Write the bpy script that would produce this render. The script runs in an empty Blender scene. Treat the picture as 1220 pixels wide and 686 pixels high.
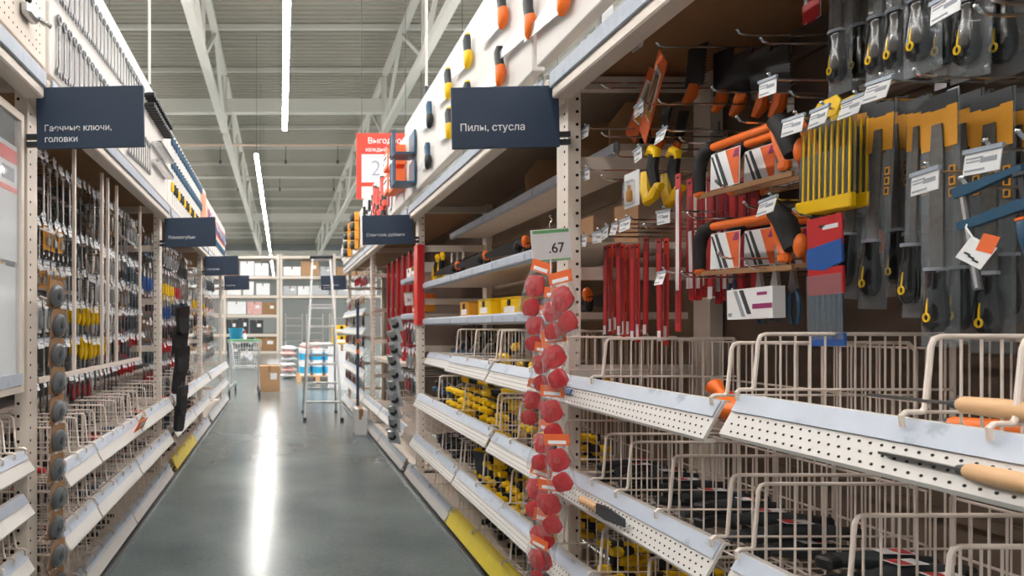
import bpy, math, random
from mathutils import Vector, Matrix, Euler
random.seed(11)
scene = bpy.context.scene
col = scene.collection
PI = math.pi

# ------------------------------------------------------------------ camera
EYE = 1.25                       # eye height
FPX = 750.0                      # focal length for a 1220 px wide frame
cam_data = bpy.data.cameras.new('camera')
cam = bpy.data.objects.new('camera', cam_data)
col.objects.link(cam)
cam.location = (0, 0, EYE)
cam.rotation_euler = (PI / 2, 0, 0)
cam_data.sensor_width = 36.0
cam_data.lens = 36.0 * FPX / 1220.0
cam_data.shift_x = 275.0 / 1220.0      # view-camera shift: the verticals stay vertical
cam_data.shift_y = 47.0 / 1220.0
cam_data.clip_start = 0.05
cam_data.clip_end = 200
cam_data.dof.use_dof = True
cam_data.dof.focus_distance = 1.65
cam_data.dof.aperture_fstop = 6.3
scene.camera = cam

# ------------------------------------------------------------------ world and exposure
world = bpy.data.worlds.new('world')
scene.world = world
world.use_nodes = True
world.node_tree.nodes['Background'].inputs[0].default_value = (0.8, 0.85, 0.9, 1)
world.node_tree.nodes['Background'].inputs[1].default_value = 0.05
scene.view_settings.view_transform = 'Standard'
scene.view_settings.look = 'None'
scene.view_settings.gamma = 1.0
scene.view_settings.use_curve_mapping = False
scene.view_settings.exposure = 0.6
LAMP = 52.0                      # emission of the strip lights
scene.cycles.max_bounces = 8
scene.cycles.diffuse_bounces = 5
scene.cycles.transparent_max_bounces = 24
scene.cycles.caustics_reflective = False
scene.cycles.caustics_refractive = False

# ------------------------------------------------------------------ materials
def lin(c):
    return tuple(((x / 255) / 12.92 if x / 255 <= 0.04045 else ((x / 255 + 0.055) / 1.055) ** 2.4) for x in c)

MATS = {}
def mat(name, rgb, rough=0.5, metal=0.0, var=0.06, scale=9.0, bump=0.0, bscale=60.0, alpha=1.0, coat=0.0, emit=0.0, stretch=None, spec=0.5):
    if name in MATS:
        return MATS[name]
    m = bpy.data.materials.new(name)
    m.use_nodes = True
    nt = m.node_tree
    b = nt.nodes['Principled BSDF']
    c = lin(rgb)
    b.inputs['Roughness'].default_value = rough
    b.inputs['Metallic'].default_value = metal
    b.inputs['Alpha'].default_value = alpha
    b.inputs['Specular IOR Level'].default_value = spec
    if coat:
        b.inputs['Coat Weight'].default_value = coat
        b.inputs['Coat Roughness'].default_value = 0.1
    tc = nt.nodes.new('ShaderNodeTexCoord')
    src = tc.outputs['Object']
    if stretch:
        mp = nt.nodes.new('ShaderNodeMapping')
        mp.inputs['Scale'].default_value = stretch
        nt.links.new(src, mp.inputs['Vector'])
        src = mp.outputs['Vector']
    n = nt.nodes.new('ShaderNodeTexNoise')
    n.inputs['Scale'].default_value = scale
    n.inputs['Detail'].default_value = 4
    nt.links.new(src, n.inputs['Vector'])
    mix = nt.nodes.new('ShaderNodeMix')
    mix.data_type = 'RGBA'
    mix.inputs[6].default_value = tuple(max(0, x * (1 - 2.2 * var)) for x in c) + (1,)
    mix.inputs[7].default_value = tuple(min(1, x * (1 + 2.2 * var)) for x in c) + (1,)
    nt.links.new(n.outputs['Fac'], mix.inputs[0])
    nt.links.new(mix.outputs[2], b.inputs['Base Color'])
    if bump:
        n2 = nt.nodes.new('ShaderNodeTexNoise')
        n2.inputs['Scale'].default_value = bscale
        nt.links.new(src, n2.inputs['Vector'])
        bp = nt.nodes.new('ShaderNodeBump')
        bp.inputs['Strength'].default_value = bump
        bp.inputs['Distance'].default_value = 0.01
        nt.links.new(n2.outputs['Fac'], bp.inputs['Height'])
        nt.links.new(bp.outputs['Normal'], b.inputs['Normal'])
    if emit:
        b.inputs['Emission Color'].default_value = (1, 0.97, 0.93, 1)
        b.inputs['Emission Strength'].default_value = emit
    MATS[name] = m
    return m

M = dict(
    cream=mat('cream_enamel', (226, 214, 202), 0.42, var=0.03),
    white=mat('white_enamel', (212, 208, 204), 0.4, var=0.02),
    wire=mat('cream_wire', (228, 214, 204), 0.35, var=0.04, scale=30),
    label=mat('label_channel', (184, 192, 206), 0.42, var=0.05, scale=14),
    labelgrey=mat('grey_label_strip', (160, 170, 184), 0.45, var=0.10, scale=11, stretch=(1, 3, 1)),
    panel=mat('white_board', (214, 210, 206), 0.6, var=0.02),
    pegboard=mat('pegboard', (216, 204, 192), 0.6, var=0.03),
    back=mat('brown_hardboard', (106, 90, 78), 0.75, var=0.12, scale=5, bump=0.1),
    backgrey=mat('grey_back_panel', (92, 88, 85), 0.7, var=0.1, scale=4),
    card=mat('cardboard', (186, 146, 108), 0.8, var=0.07, scale=20),
    litback=mat('lit_brown_hardboard', (150, 130, 112), 0.75, var=0.1, scale=5, bump=0.1),  # lit copy of the brown hardboard: the brighter light is in its colour
    toolsteel=mat('dull_tool_steel', (120, 121, 124), 0.35, metal=0.7, var=0.12, scale=30),
    hole=mat('dark_hole', (34, 31, 30), 0.9, var=0.0),
    black=mat('black_plastic', (34, 35, 37), 0.38, var=0.1, scale=30),
    blackgloss=mat('glossy_black_plastic', (26, 27, 29), 0.18, var=0.08, scale=30, coat=0.5),
    rubber=mat('black_rubber', (38, 38, 40), 0.7, var=0.1, scale=40),
    charcoal=mat('charcoal_plastic', (58, 62, 66), 0.5, var=0.12, scale=20),
    steel=mat('brushed_steel', (196, 198, 200), 0.3, metal=0.9, var=0.08, scale=30),
    chrome=mat('chrome', (222, 224, 226), 0.14, metal=1.0, var=0.02),
    darksteel=mat('dark_file_steel', (112, 110, 108), 0.4, metal=0.75, var=0.15, scale=60, bump=0.3, bscale=500),
    alu=mat('aluminium', (226, 228, 230), 0.35, metal=0.55, var=0.04),
    orange=mat('orange_plastic', (244, 116, 36), 0.36, var=0.05, scale=25),
    orangecard=mat('orange_card', (240, 112, 58), 0.6, var=0.05, scale=25),
    yellow=mat('yellow_plastic', (250, 200, 16), 0.36, var=0.05, scale=25),
    yellowlip=mat('yellow_label', (238, 214, 70), 0.45, var=0.06, scale=10),
    amber=mat('amber_card', (224, 156, 44), 0.55, var=0.05, scale=25),
    red=mat('red_plastic', (196, 40, 44), 0.4, var=0.06, scale=25),
    brightred=mat('bright_red', (236, 62, 44), 0.45, var=0.04),
    darkred=mat('dark_red_card', (150, 42, 50), 0.5, var=0.1, scale=25),
    discred=mat('red_disc', (200, 22, 36), 0.22, var=0.12, scale=40, coat=0.5),
    blue=mat('blue_plastic', (42, 92, 168), 0.36, var=0.06, scale=25),
    teal=mat('blue_grey_enamel', (42, 82, 110), 0.36, var=0.06, scale=25),
    navy=mat('navy_sign', (46, 62, 84), 0.5, var=0.03),
    cyan=mat('sky_blue_plastic', (54, 172, 220), 0.36, var=0.06),
    paper=mat('white_paper', (240, 240, 242), 0.55, var=0.02),
    ink=mat('grey_print', (158, 162, 172), 0.7, var=0.1),
    blackink=mat('black_print', (40, 42, 48), 0.7, var=0.05),
    green=mat('green_print', (120, 186, 130), 0.6, var=0.04),
    purple=mat('purple_print', (156, 50, 110), 0.5, var=0.05),
    brown=mat('brown_card', (160, 120, 84), 0.8, var=0.08, scale=30),
    wood=mat('wooden_handle', (222, 178, 134), 0.5, var=0.09, scale=18, stretch=(1, 1, 6)),
    glass=mat('acrylic_pane', (220, 228, 232), 0.05, var=0.0, alpha=0.2),
    beige=mat('roof_deck', (158, 154, 142), 0.7, var=0.04, scale=0.4),
    roofsteel=mat('roof_steel', (200, 198, 190), 0.5, var=0.03, scale=1.0),
    pipe=mat('pipe_red', (214, 190, 172), 0.4, var=0.04),
    farwall=mat('far_wall', (150, 154, 152), 0.7, var=0.05, scale=0.5),
    lamp=mat('lamp_diffuser', (255, 252, 246), 0.5, var=0.0, emit=LAMP),
    lampbody=mat('lamp_body', (236, 236, 236), 0.5, var=0.02),
    skin_pink=mat('pink_bag', (226, 176, 170), 0.4, var=0.15, scale=12),
    greybag=mat('grey_bag', (196, 198, 202), 0.3, var=0.12, scale=14, bump=0.6, bscale=12),
)

def floor_material():
    m = bpy.data.materials.new('polished_concrete')
    m.use_nodes = True
    nt = m.node_tree
    b = nt.nodes['Principled BSDF']
    tc = nt.nodes.new('ShaderNodeTexCoord')
    n1 = nt.nodes.new('ShaderNodeTexNoise'); n1.inputs['Scale'].default_value = 1.3; n1.inputs['Detail'].default_value = 3; n1.inputs['Roughness'].default_value = 0.45
    n2 = nt.nodes.new('ShaderNodeTexNoise'); n2.inputs['Scale'].default_value = 38; n2.inputs['Detail'].default_value = 5
    for n in (n1, n2):
        nt.links.new(tc.outputs['Object'], n.inputs['Vector'])
    ad = nt.nodes.new('ShaderNodeMath'); ad.operation = 'MULTIPLY_ADD'
    ad.inputs[1].default_value = 0.35
    nt.links.new(n2.outputs['Fac'], ad.inputs[0]); nt.links.new(n1.outputs['Fac'], ad.inputs[2])
    r = nt.nodes.new('ShaderNodeValToRGB')
    r.color_ramp.elements[0].position = 0.25; r.color_ramp.elements[0].color = lin((70, 82, 85)) + (1,)
    r.color_ramp.elements[1].position = 1.15 - 0.15; r.color_ramp.elements[1].color = lin((124, 135, 136)) + (1,)
    nt.links.new(ad.outputs[0], r.inputs[0])
    nt.links.new(r.outputs[0], b.inputs['Base Color'])
    mr = nt.nodes.new('ShaderNodeMapRange')
    mr.inputs['To Min'].default_value = 0.17; mr.inputs['To Max'].default_value = 0.25
    nt.links.new(n1.outputs['Fac'], mr.inputs['Value'])
    nt.links.new(mr.outputs[0], b.inputs['Roughness'])
    b.inputs['Specular IOR Level'].default_value = 0.5
    bp = nt.nodes.new('ShaderNodeBump'); bp.inputs['Strength'].default_value = 0.015; bp.inputs['Distance'].default_value = 0.01
    nt.links.new(n1.outputs['Fac'], bp.inputs['Height']); nt.links.new(bp.outputs['Normal'], b.inputs['Normal'])
    return m
M['floor'] = floor_material()

def film(name, base, lo, hi, bump, bscale):
    """clear film: mostly see-through, mirror-like glints towards grazing angles"""
    m = bpy.data.materials.new(name)
    m.use_nodes = True
    nt = m.node_tree
    out = nt.nodes['Material Output']
    b = nt.nodes['Principled BSDF']
    b.inputs['Base Color'].default_value = lin(base) + (1,)
    b.inputs['Roughness'].default_value = 0.1
    b.inputs['Specular IOR Level'].default_value = 1.0
    tr = nt.nodes.new('ShaderNodeBsdfTransparent')
    mx = nt.nodes.new('ShaderNodeMixShader')
    lw = nt.nodes.new('ShaderNodeLayerWeight'); lw.inputs['Blend'].default_value = 0.35
    mr = nt.nodes.new('ShaderNodeMapRange'); mr.inputs['To Min'].default_value = lo; mr.inputs['To Max'].default_value = hi
    n = nt.nodes.new('ShaderNodeTexNoise'); n.inputs['Scale'].default_value = bscale
    tc = nt.nodes.new('ShaderNodeTexCoord')
    bp = nt.nodes.new('ShaderNodeBump'); bp.inputs['Strength'].default_value = bump; bp.inputs['Distance'].default_value = 0.02
    nt.links.new(tc.outputs['Object'], n.inputs['Vector'])
    nt.links.new(n.outputs['Fac'], bp.inputs['Height'])
    nt.links.new(bp.outputs['Normal'], b.inputs['Normal']); nt.links.new(bp.outputs['Normal'], lw.inputs['Normal'])
    nt.links.new(lw.outputs['Facing'], mr.inputs['Value'])
    nt.links.new(mr.outputs[0], mx.inputs[0])
    nt.links.new(tr.outputs[0], mx.inputs[1]); nt.links.new(b.outputs[0], mx.inputs[2])
    nt.links.new(mx.outputs[0], out.inputs['Surface'])
    return m
M['clear'] = film('clear_plastic', (150, 158, 164), 0.10, 0.55, 0.25, 22)
M['clearbag'] = film('clear_bag', (210, 200, 200), 0.05, 0.5, 0.9, 38)

def add_print(m, scale, amount):
    """faint printed tickets: pale grey smudges in the base colour"""
    nt = m.node_tree
    b = nt.nodes['Principled BSDF']
    old = b.inputs['Base Color'].links[0].from_socket
    tc = nt.nodes.new('ShaderNodeTexCoord')
    v = nt.nodes.new('ShaderNodeTexVoronoi'); v.inputs['Scale'].default_value = scale
    nt.links.new(tc.outputs['Object'], v.inputs['Vector'])
    n = nt.nodes.new('ShaderNodeTexNoise'); n.inputs['Scale'].default_value = 120
    nt.links.new(tc.outputs['Object'], n.inputs['Vector'])
    ad = nt.nodes.new('ShaderNodeMath'); ad.operation = 'MULTIPLY_ADD'; ad.inputs[1].default_value = 0.35
    nt.links.new(n.outputs['Fac'], ad.inputs[0]); nt.links.new(v.outputs['Distance'], ad.inputs[2])
    r = nt.nodes.new('ShaderNodeValToRGB')
    r.color_ramp.elements[0].position = 0.28; r.color_ramp.elements[0].color = (amount,) * 3 + (1,)
    r.color_ramp.elements[1].position = 0.42; r.color_ramp.elements[1].color = (0, 0, 0, 1)
    nt.links.new(ad.outputs[0], r.inputs[0])
    mx = nt.nodes.new('ShaderNodeMix'); mx.data_type = 'RGBA'
    mx.inputs[7].default_value = lin((128, 136, 150)) + (1,)
    nt.links.new(r.outputs[0], mx.inputs[0]); nt.links.new(old, mx.inputs[6])
    nt.links.new(mx.outputs[2], b.inputs['Base Color'])
add_print(M['label'], 11, 0.6)
add_print(M['labelgrey'], 12, 0.5)

# ------------------------------------------------------------------ mesh builder
class MB:
    """Collects shapes; mesh() makes one mesh of them. mi = index into the material list."""
    def __init__(self):
        self.v = []; self.f = []; self.m = []
    def add(self, vs, fs, mi=0):
        o = len(self.v)
        self.v += [tuple(x) for x in vs]
        self.f += [tuple(i + o for i in q) for q in fs]
        self.m += [mi] * len(fs)
        return self
    def box(self, c, s, mi=0, R=None, ch=0.0):
        hx, hy, hz = s[0] / 2, s[1] / 2, s[2] / 2
        if ch:
            k = min(ch, hx * 0.9, hy * 0.9, hz * 0.9)
            vs = []; ids = {}
            for sx in (-1, 1):
                for sy in (-1, 1):
                    for sz in (-1, 1):
                        for ax in range(3):
                            p = [sx * (hx - k), sy * (hy - k), sz * (hz - k)]
                            p[ax] += (sx, sy, sz)[ax] * k
                            ids[(sx, sy, sz, ax)] = len(vs); vs.append(p)
            g = lambda a, b, c_, ax: ids[(a, b, c_, ax)]
            fs = []
            for s1 in (-1, 1):
                q = [g(s1, -1, -1, 0), g(s1, 1, -1, 0), g(s1, 1, 1, 0), g(s1, -1, 1, 0)]
                fs.append(q if s1 > 0 else q[::-1])
                q = [g(-1, s1, -1, 1), g(-1, s1, 1, 1), g(1, s1, 1, 1), g(1, s1, -1, 1)]
                fs.append(q if s1 > 0 else q[::-1])
                q = [g(-1, -1, s1, 2), g(1, -1, s1, 2), g(1, 1, s1, 2), g(-1, 1, s1, 2)]
                fs.append(q if s1 > 0 else q[::-1])
            for a in (-1, 1):
                for b in (-1, 1):
                    fs.append([g(-1, a, b, 1), g(1, a, b, 1), g(1, a, b, 2), g(-1, a, b, 2)])
                    fs.append([g(a, -1, b, 0), g(a, 1, b, 0), g(a, 1, b, 2), g(a, -1, b, 2)])
                    fs.append([g(a, b, -1, 0), g(a, b, 1, 0), g(a, b, 1, 1), g(a, b, -1, 1)])
                    for c2 in (-1, 1):
                        fs.append([g(a, b, c2, 0), g(a, b, c2, 1), g(a, b, c2, 2)])
        else:
            vs = [(x * hx, y * hy, z * hz) for x in (-1, 1) for y in (-1, 1) for z in (-1, 1)]
            fs = [(0, 1, 3, 2), (4, 6, 7, 5), (0, 4, 5, 1), (2, 3, 7, 6), (0, 2, 6, 4), (1, 5, 7, 3)]
        if R is not None:
            vs = [R @ Vector(p) for p in vs]
        return self.add([(p[0] + c[0], p[1] + c[1], p[2] + c[2]) for p in vs], fs, mi)
    def span(self, a, b, mi=0, ch=0.0):
        return self.box([(a[i] + b[i]) / 2 for i in range(3)], [abs(a[i] - b[i]) for i in range(3)], mi, ch=ch)
    def bar(self, p0, p1, w, h, mi=0, up=(0, 0, 1)):
        """box beam between two points, w sideways and h along up"""
        p0 = Vector(p0); p1 = Vector(p1)
        d = (p1 - p0); L = d.length; d.normalize()
        u = Vector(up); s = d.cross(u)
        if s.length < 1e-5:
            s = d.cross(Vector((1, 0, 0)))
        s.normalize(); u = s.cross(d)
        R = Matrix((s, d, u)).transposed()
        return self.box((p0 + p1) / 2, (w, L, h), mi, R=R)
    def cyl(self, p0, p1, r0, r1=None, n=10, mi=0):
        return self.lathe(p0, p1, [(0, r0), (1, r0 if r1 is None else r1)], n, mi)
    def lathe(self, p0, p1, prof, n=12, mi=0, flat=1.0):
        p0 = Vector(p0); p1 = Vector(p1); d = p1 - p0
        ax = d.normalized()
        a = ax.cross(Vector((0, 1, 0)))
        if a.length < 1e-4:
            a = ax.cross(Vector((1, 0, 0)))
        a.normalize(); b = ax.cross(a)
        vs = []; fs = []
        for t, r in prof:
            c = p0 + d * t
            for k in range(n):
                q = 2 * PI * k / n
                vs.append(c + a * (r * math.cos(q)) + b * (r * flat * math.sin(q)))
        for i in range(len(prof) - 1):
            for k in range(n):
                k2 = (k + 1) % n
                fs.append((i * n + k, i * n + k2, (i + 1) * n + k2, (i + 1) * n + k))
        fs.append(tuple(range(n))[::-1]); fs.append(tuple((len(prof) - 1) * n + k for k in range(n)))
        return self.add(vs, fs, mi)
    def tube(self, pts, r, n=6, mi=0, closed=False):
        P = [Vector(p) for p in pts]; N = len(P)
        rs = r if isinstance(r, (list, tuple)) else [r] * N
        vs = []; fs = []; nrm = None
        for i in range(N):
            if closed:
                t = P[(i + 1) % N] - P[i - 1]
            else:
                t = P[min(i + 1, N - 1)] - P[max(i - 1, 0)]
            t.normalize()
            if nrm is None:
                nrm = t.cross(Vector((0.3, 1, 0.2)))
                if nrm.length < 1e-3:
                    nrm = t.cross(Vector((1, 0, 0)))
            nrm = nrm - t * nrm.dot(t); nrm.normalize()
            b = t.cross(nrm)
            for k in range(n):
                q = 2 * PI * k / n
                vs.append(P[i] + nrm * (rs[i] * math.cos(q)) + b * (rs[i] * math.sin(q)))
        for i in range(N if closed else N - 1):
            j = (i + 1) % N
            for k in range(n):
                k2 = (k + 1) % n
                fs.append((i * n + k, i * n + k2, j * n + k2, j * n + k))
        if not closed:
            fs.append(tuple(range(n))[::-1]); fs.append(tuple((N - 1) * n + k for k in range(n)))
        return self.add(vs, fs, mi)
    def prism(self, poly, a, b, fn, mi=0):
        """2-D outline extruded from a to b; fn(u, v, t) -> point"""
        n = len(poly)
        vs = [fn(u, v, a) for u, v in poly] + [fn(u, v, b) for u, v in poly]
        fs = [tuple(range(n))[::-1], tuple(range(n, 2 * n))]
        for i in range(n):
            j = (i + 1) % n
            fs.append((i, j, n + j, n + i))
        return self.add(vs, fs, mi)
    def ball(self, c, r, n=10, m=6, mi=0, s=(1, 1, 1)):
        vs = []; fs = []
        for i in range(m + 1):
            th = PI * i / m
            for k in range(n):
                q = 2 * PI * k / n
                vs.append((c[0] + r * s[0] * math.sin(th) * math.cos(q), c[1] + r * s[1] * math.sin(th) * math.sin(q), c[2] + r * s[2] * math.cos(th)))
        for i in range(m):
            for k in range(n):
                k2 = (k + 1) % n
                fs.append((i * n + k, (i + 1) * n + k, (i + 1) * n + k2, i * n + k2))
        return self.add(vs, fs, mi)
    def mesh(self, name, mats, smooth=False):
        me = bpy.data.meshes.new(name)
        me.from_pydata(self.v, [], self.f)
        if not isinstance(mats, (list, tuple)):
            mats = [mats]
        for x in mats:
            me.materials.append(M[x] if isinstance(x, str) else x)
        if len(mats) > 1:
            me.polygons.foreach_set('material_index', self.m)
        if smooth:
            me.polygons.foreach_set('use_smooth', [True] * len(self.f))
            me.set_sharp_from_angle(angle=math.radians(42))
        me.update()
        return me

def obj(name, me, parent=None, loc=(0, 0, 0), rot=(0, 0, 0), scale=(1, 1, 1)):
    o = bpy.data.objects.new(name, me)
    col.objects.link(o)
    o.parent = parent
    o.location = loc
    o.rotation_euler = rot
    o.scale = scale
    return o

def tag(o, label, cat, group=None, kind=None):
    if label: o['label'] = label
    if cat: o['category'] = cat
    if group: o['group'] = group
    if kind: o['kind'] = kind
    return o

def thing(name, label, cat, loc=(0, 0, 0), rot=(0, 0, 0), group=None, kind=None):
    o = bpy.data.objects.new(name, None)
    col.objects.link(o)
    o.empty_display_size = 0.05
    o.location = loc
    o.rotation_euler = rot
    return tag(o, label, cat, group, kind)

def spawn(proto, label, cat, loc, rot=(0, 0, 0), group=None, scale=1.0):
    """a thing from a prototype: (name, [(part, mesh, [(sub-part, mesh)])]) or (name, mesh)"""
    name, parts = proto
    if not isinstance(parts, list):
        o = obj(name, parts, None, loc, rot, (scale,) * 3)
        return tag(o, label, cat, group)
    t = thing(name, label, cat, loc, rot, group)
    t.scale = (scale,) * 3
    for part in parts:
        p = obj(part[0], part[1], t)
        for sub in (part[2] if len(part) > 2 else []):
            obj(sub[0], sub[1], p)
    return t

def text(body, size, material, parent, loc, rot, name='lettering', align='LEFT', extrude=0.0008):
    c = bpy.data.curves.new(name, 'FONT')
    c.body = body; c.size = size; c.align_x = align; c.extrude = extrude
    c.materials.append(M[material])
    tmp = bpy.data.objects.new(name, c)
    col.objects.link(tmp)
    dg = bpy.context.evaluated_depsgraph_get()
    me = bpy.data.meshes.new_from_object(tmp.evaluated_get(dg))
    bpy.data.objects.remove(tmp); bpy.data.curves.remove(c)
    return obj(name, me, parent, loc, rot)

def spot(px, py, X):
    """world point on the vertical plane x = X that the eye sees at that spot of the photograph"""
    Y = FPX * X / (px - 335.0)
    return Vector((X, Y, EYE - (py - 390.0) * Y / FPX))
def spot_y(px, py, Y):
    return Vector(((px - 335.0) * Y / FPX, Y, EYE - (py - 390.0) * Y / FPX))
def rnd(a, b):
    return random.uniform(a, b)
FACE_R = -PI / 2      # fronts of things on the right rack look to -X
FACE_L = PI / 2
# ------------------------------------------------------------------ the hall
FAR, SIDE, REAR, ROOF = 66.0, 26.0, -10.0, 9.9
b = MB().span((-SIDE, REAR, -0.1), (SIDE, FAR, 0))
tag(obj('floor', b.mesh('floor', 'floor')), 'polished grey concrete floor of the store aisle', 'floor', kind='structure')

def corrugated():
    b = MB(); vs = []; fs = []
    y = REAR; p = 0.25; prof = []
    while y < FAR:
        prof += [(y, 0), (y + 0.11, 0), (y + 0.135, 0.07), (y + 0.225, 0.07)]
        y += p
    for (yy, zz) in prof:
        vs += [(-SIDE, yy, ROOF + zz), (SIDE, yy, ROOF + zz)]
    for i in range(len(prof) - 1):
        fs.append((2 * i, 2 * i + 1, 2 * i + 3, 2 * i + 2))
    b.add(vs, fs)
    return b.mesh('roof_deck', 'beige')
ceil = tag(obj('ceiling', corrugated()), 'ribbed beige metal roof deck high above the aisle', 'ceiling', kind='structure')
for nm, a, c in (('wall_back', (-SIDE, FAR, 0), (SIDE, FAR + 0.2, ROOF)), ('wall_rear', (-SIDE, REAR - 0.2, 0), (SIDE, REAR, ROOF)),
                 ('wall_left', (-SIDE - 0.2, REAR, 0), (-SIDE, FAR, ROOF)), ('wall_right', (SIDE, REAR, 0), (SIDE + 0.2, FAR, ROOF))):
    tag(obj(nm, MB().span(a, c).mesh(nm, 'farwall')), 'plain grey end wall of the hall', 'wall', kind='structure')
# purlins across and the two deep girders
for k in range(19):
    y = 6.0 + 3.0 * k
    obj('purlin', MB().span((-SIDE, y - 0.05, ROOF - 0.14), (SIDE, y + 0.05, ROOF)).mesh('purlin', 'roofsteel'), ceil)
for y in (20.9, 41.8, 62.0):
    obj('girder', MB().span((-SIDE, y - 0.14, 8.35), (SIDE, y + 0.14, 8.8)).mesh('girder', 'roofsteel'), ceil)
# trusses running along the aisle
ZB, ZT = 7.75, 9.6
for ti, x in enumerate((-17.7, -12.4, -7.15, -1.87, 3.42, 8.7, 14.0, 19.3)):
    t = thing('trim_%d' % (ti + 1), 'white steel roof truss running the length of the hall', 'truss', (x, 0, 0), kind='structure')
    for y0, y1 in ((4.0, 20.7), (21.2, 41.5), (42.1, 61.5)):
        obj('chord', MB().span((-0.1, y0, ZB - 0.1), (0.1, y1, ZB + 0.1)).mesh('chord', 'roofsteel'), t)
        obj('chord', MB().span((-0.09, y0, ZT - 0.08), (0.09, y1, ZT + 0.08)).mesh('chord', 'roofsteel'), t)
        n = max(2, int((y1 - y0) / 2.6)); st = (y1 - y0) / n
        for k in range(n):
            ya = y0 + k * st
            z0, z1 = (ZB, ZT) if k % 2 == 0 else (ZT, ZB)
            obj('web_member', MB().bar((0, ya, z0), (0, ya + st, z1), 0.1, 0.1, up=(1, 0, 0)).mesh('web', 'roofsteel'), t)
        for k in range(0, n + 1, 2):
            obj('web_member', MB().bar((0, y0 + k * st, ZB), (0, y0 + k * st, ZT), 0.09, 0.09).mesh('web', 'roofsteel'), t)
# sprinkler pipes across with drop nozzles
for y, z, g in ((24.0, 8.2, 'pipe'), (13.5, 9.2, 'roofsteel'), (32.0, 8.9, 'roofsteel')):
    p = obj('sprinkler_pipe', MB().cyl((-SIDE, y, z), (SIDE, y, z), 0.05, n=8).mesh('sprinkler_pipe', g), None)
    tag(p, 'long sprinkler pipe crossing the hall at %s' % {'pipe': 'girder height, with a reddish tint', 'roofsteel': 'roof height'}[g], 'pipe', None if g == 'pipe' else 'white sprinkler pipes', kind='structure')
    for k in range(-9, 10):
        x = k * 2.4 + rnd(-0.3, 0.3)
        b = MB().cyl((x, y, z), (x, y, z - 0.55), 0.013, n=6).lathe((x, y, z - 0.72), (x, y, z - 0.55), [(0, 0.02), (0.3, 0.05), (0.7, 0.045), (1, 0.02)], 8)
        obj('nozzle', b.mesh('nozzle', 'charcoal'), p)

# ------------------------------------------------------------------ strip lights
def strip_light(x, y0, y1, z, label, group=None, wires=True):
    t = thing('strip_light', label, 'light', (x, (y0 + y1) / 2, z), group=group)
    h = (y1 - y0) / 2
    obj('diffuser', MB().span((-0.055, -h, 0.0), (0.055, h, 0.045), ch=0.01).mesh('diffuser', 'lamp'), t)
    obj('housing', MB().span((-0.045, -h - 0.01, 0.046), (0.045, h + 0.01, 0.085)).mesh('housing', 'lampbody'), t)
    k = int((y1 - y0) / 4) + 1
    for i in range(k + 1):
        yy = -h + 0.3 + (2 * h - 0.6) * i / k
        obj('suspension_wire', MB().cyl((0, yy, 0.085), (0, yy, ROOF - z), 0.006, n=5).mesh('suspension_wire', 'charcoal'), t)
    return t
ZL = 6.25
strip_light(0.09, 1.0, 16.0, ZL, 'long white strip light hanging over the middle of the tool aisle')
strip_light(-0.73, 18.3, 41.7, ZL, 'long white strip light beyond the end of the tool aisle')
strip_light(-0.73, 43.5, 62.0, ZL, 'distant white strip light close to the back wall')
for k in (-4, -3, -2, -1, 1, 2, 3, 4):  # lamp rows out of view, added to light the rack interiors
    n_ = ('next', 'second', 'third', 'fourth')[abs(k) - 1] + (' aisle on the wrench side' if k < 0 else ' aisle on the saw side')
    for y0, y1, w_ in ((-6, 16, 'near end'), (18.3, 41.7, 'middle'), (43.5, 62, 'far end')):
        if abs(k) == 1 and y0 > 0: continue
        strip_light(0.09 + 3.4 * k, y0, y1, ZL, 'added unseen white strip light over the %s of the %s' % (w_, n_), 'added strip lights over the neighbouring aisles')
strip_light(0.09, -9.0, -1.5, ZL, 'white strip light over the entrance to the tool aisle')
# ------------------------------------------------------------------ shelving
XP = {1: 1.13, -1: 1.0}            # aisle face of the uprights, each side of the aisle
YP = [-0.22, 2.48, 5.18, 7.88, 10.58]
WT, WB = -0.075, -0.125            # a price lip slopes from WT (top) to WB (bottom), measured from the uprights

def tag_mesh(v):
    b = MB()
    b.box((0, 0, -0.024), (0.056, 0.0016, 0.04), 0)
    b.box((0, -0.001, -0.003), (0.060, 0.006, 0.008), 1)
    b.box((0.010, -0.0012, -0.022), (0.024, 0.0010, 0.008), 2)
    b.box((-0.012, -0.0012, -0.012 - 0.002 * v), (0.026, 0.0010, 0.0025), 3)
    b.box((-0.014, -0.0012, -0.018 - 0.002 * v), (0.020, 0.0010, 0.002), 3)
    b.box((-0.010, -0.0012, -0.037), (0.030, 0.0010, 0.003), 3)
    return b.mesh('price_tag', ['paper', 'labelgrey', 'ink', 'ink'])
TAGS = [tag_mesh(v) for v in range(3)]
HOOKS = {}
def hook_mesh(L):
    L = round(L, 2)
    if L not in HOOKS:
        b = MB()      # local: tip towards -y, root at +y
        b.tube([(0, L, 0), (0, 0.03, 0), (0, 0.008, 0.006), (0, 0, 0.016)], 0.0032, 6)
        b.ball((0, 0, 0.016), 0.0045, 6, 4)
        b.box((0, L, 0), (0.03, 0.006, 0.05))
        HOOKS[L] = b.mesh('peg_hook', 'chrome', True)
    return HOOKS[L]

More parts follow.
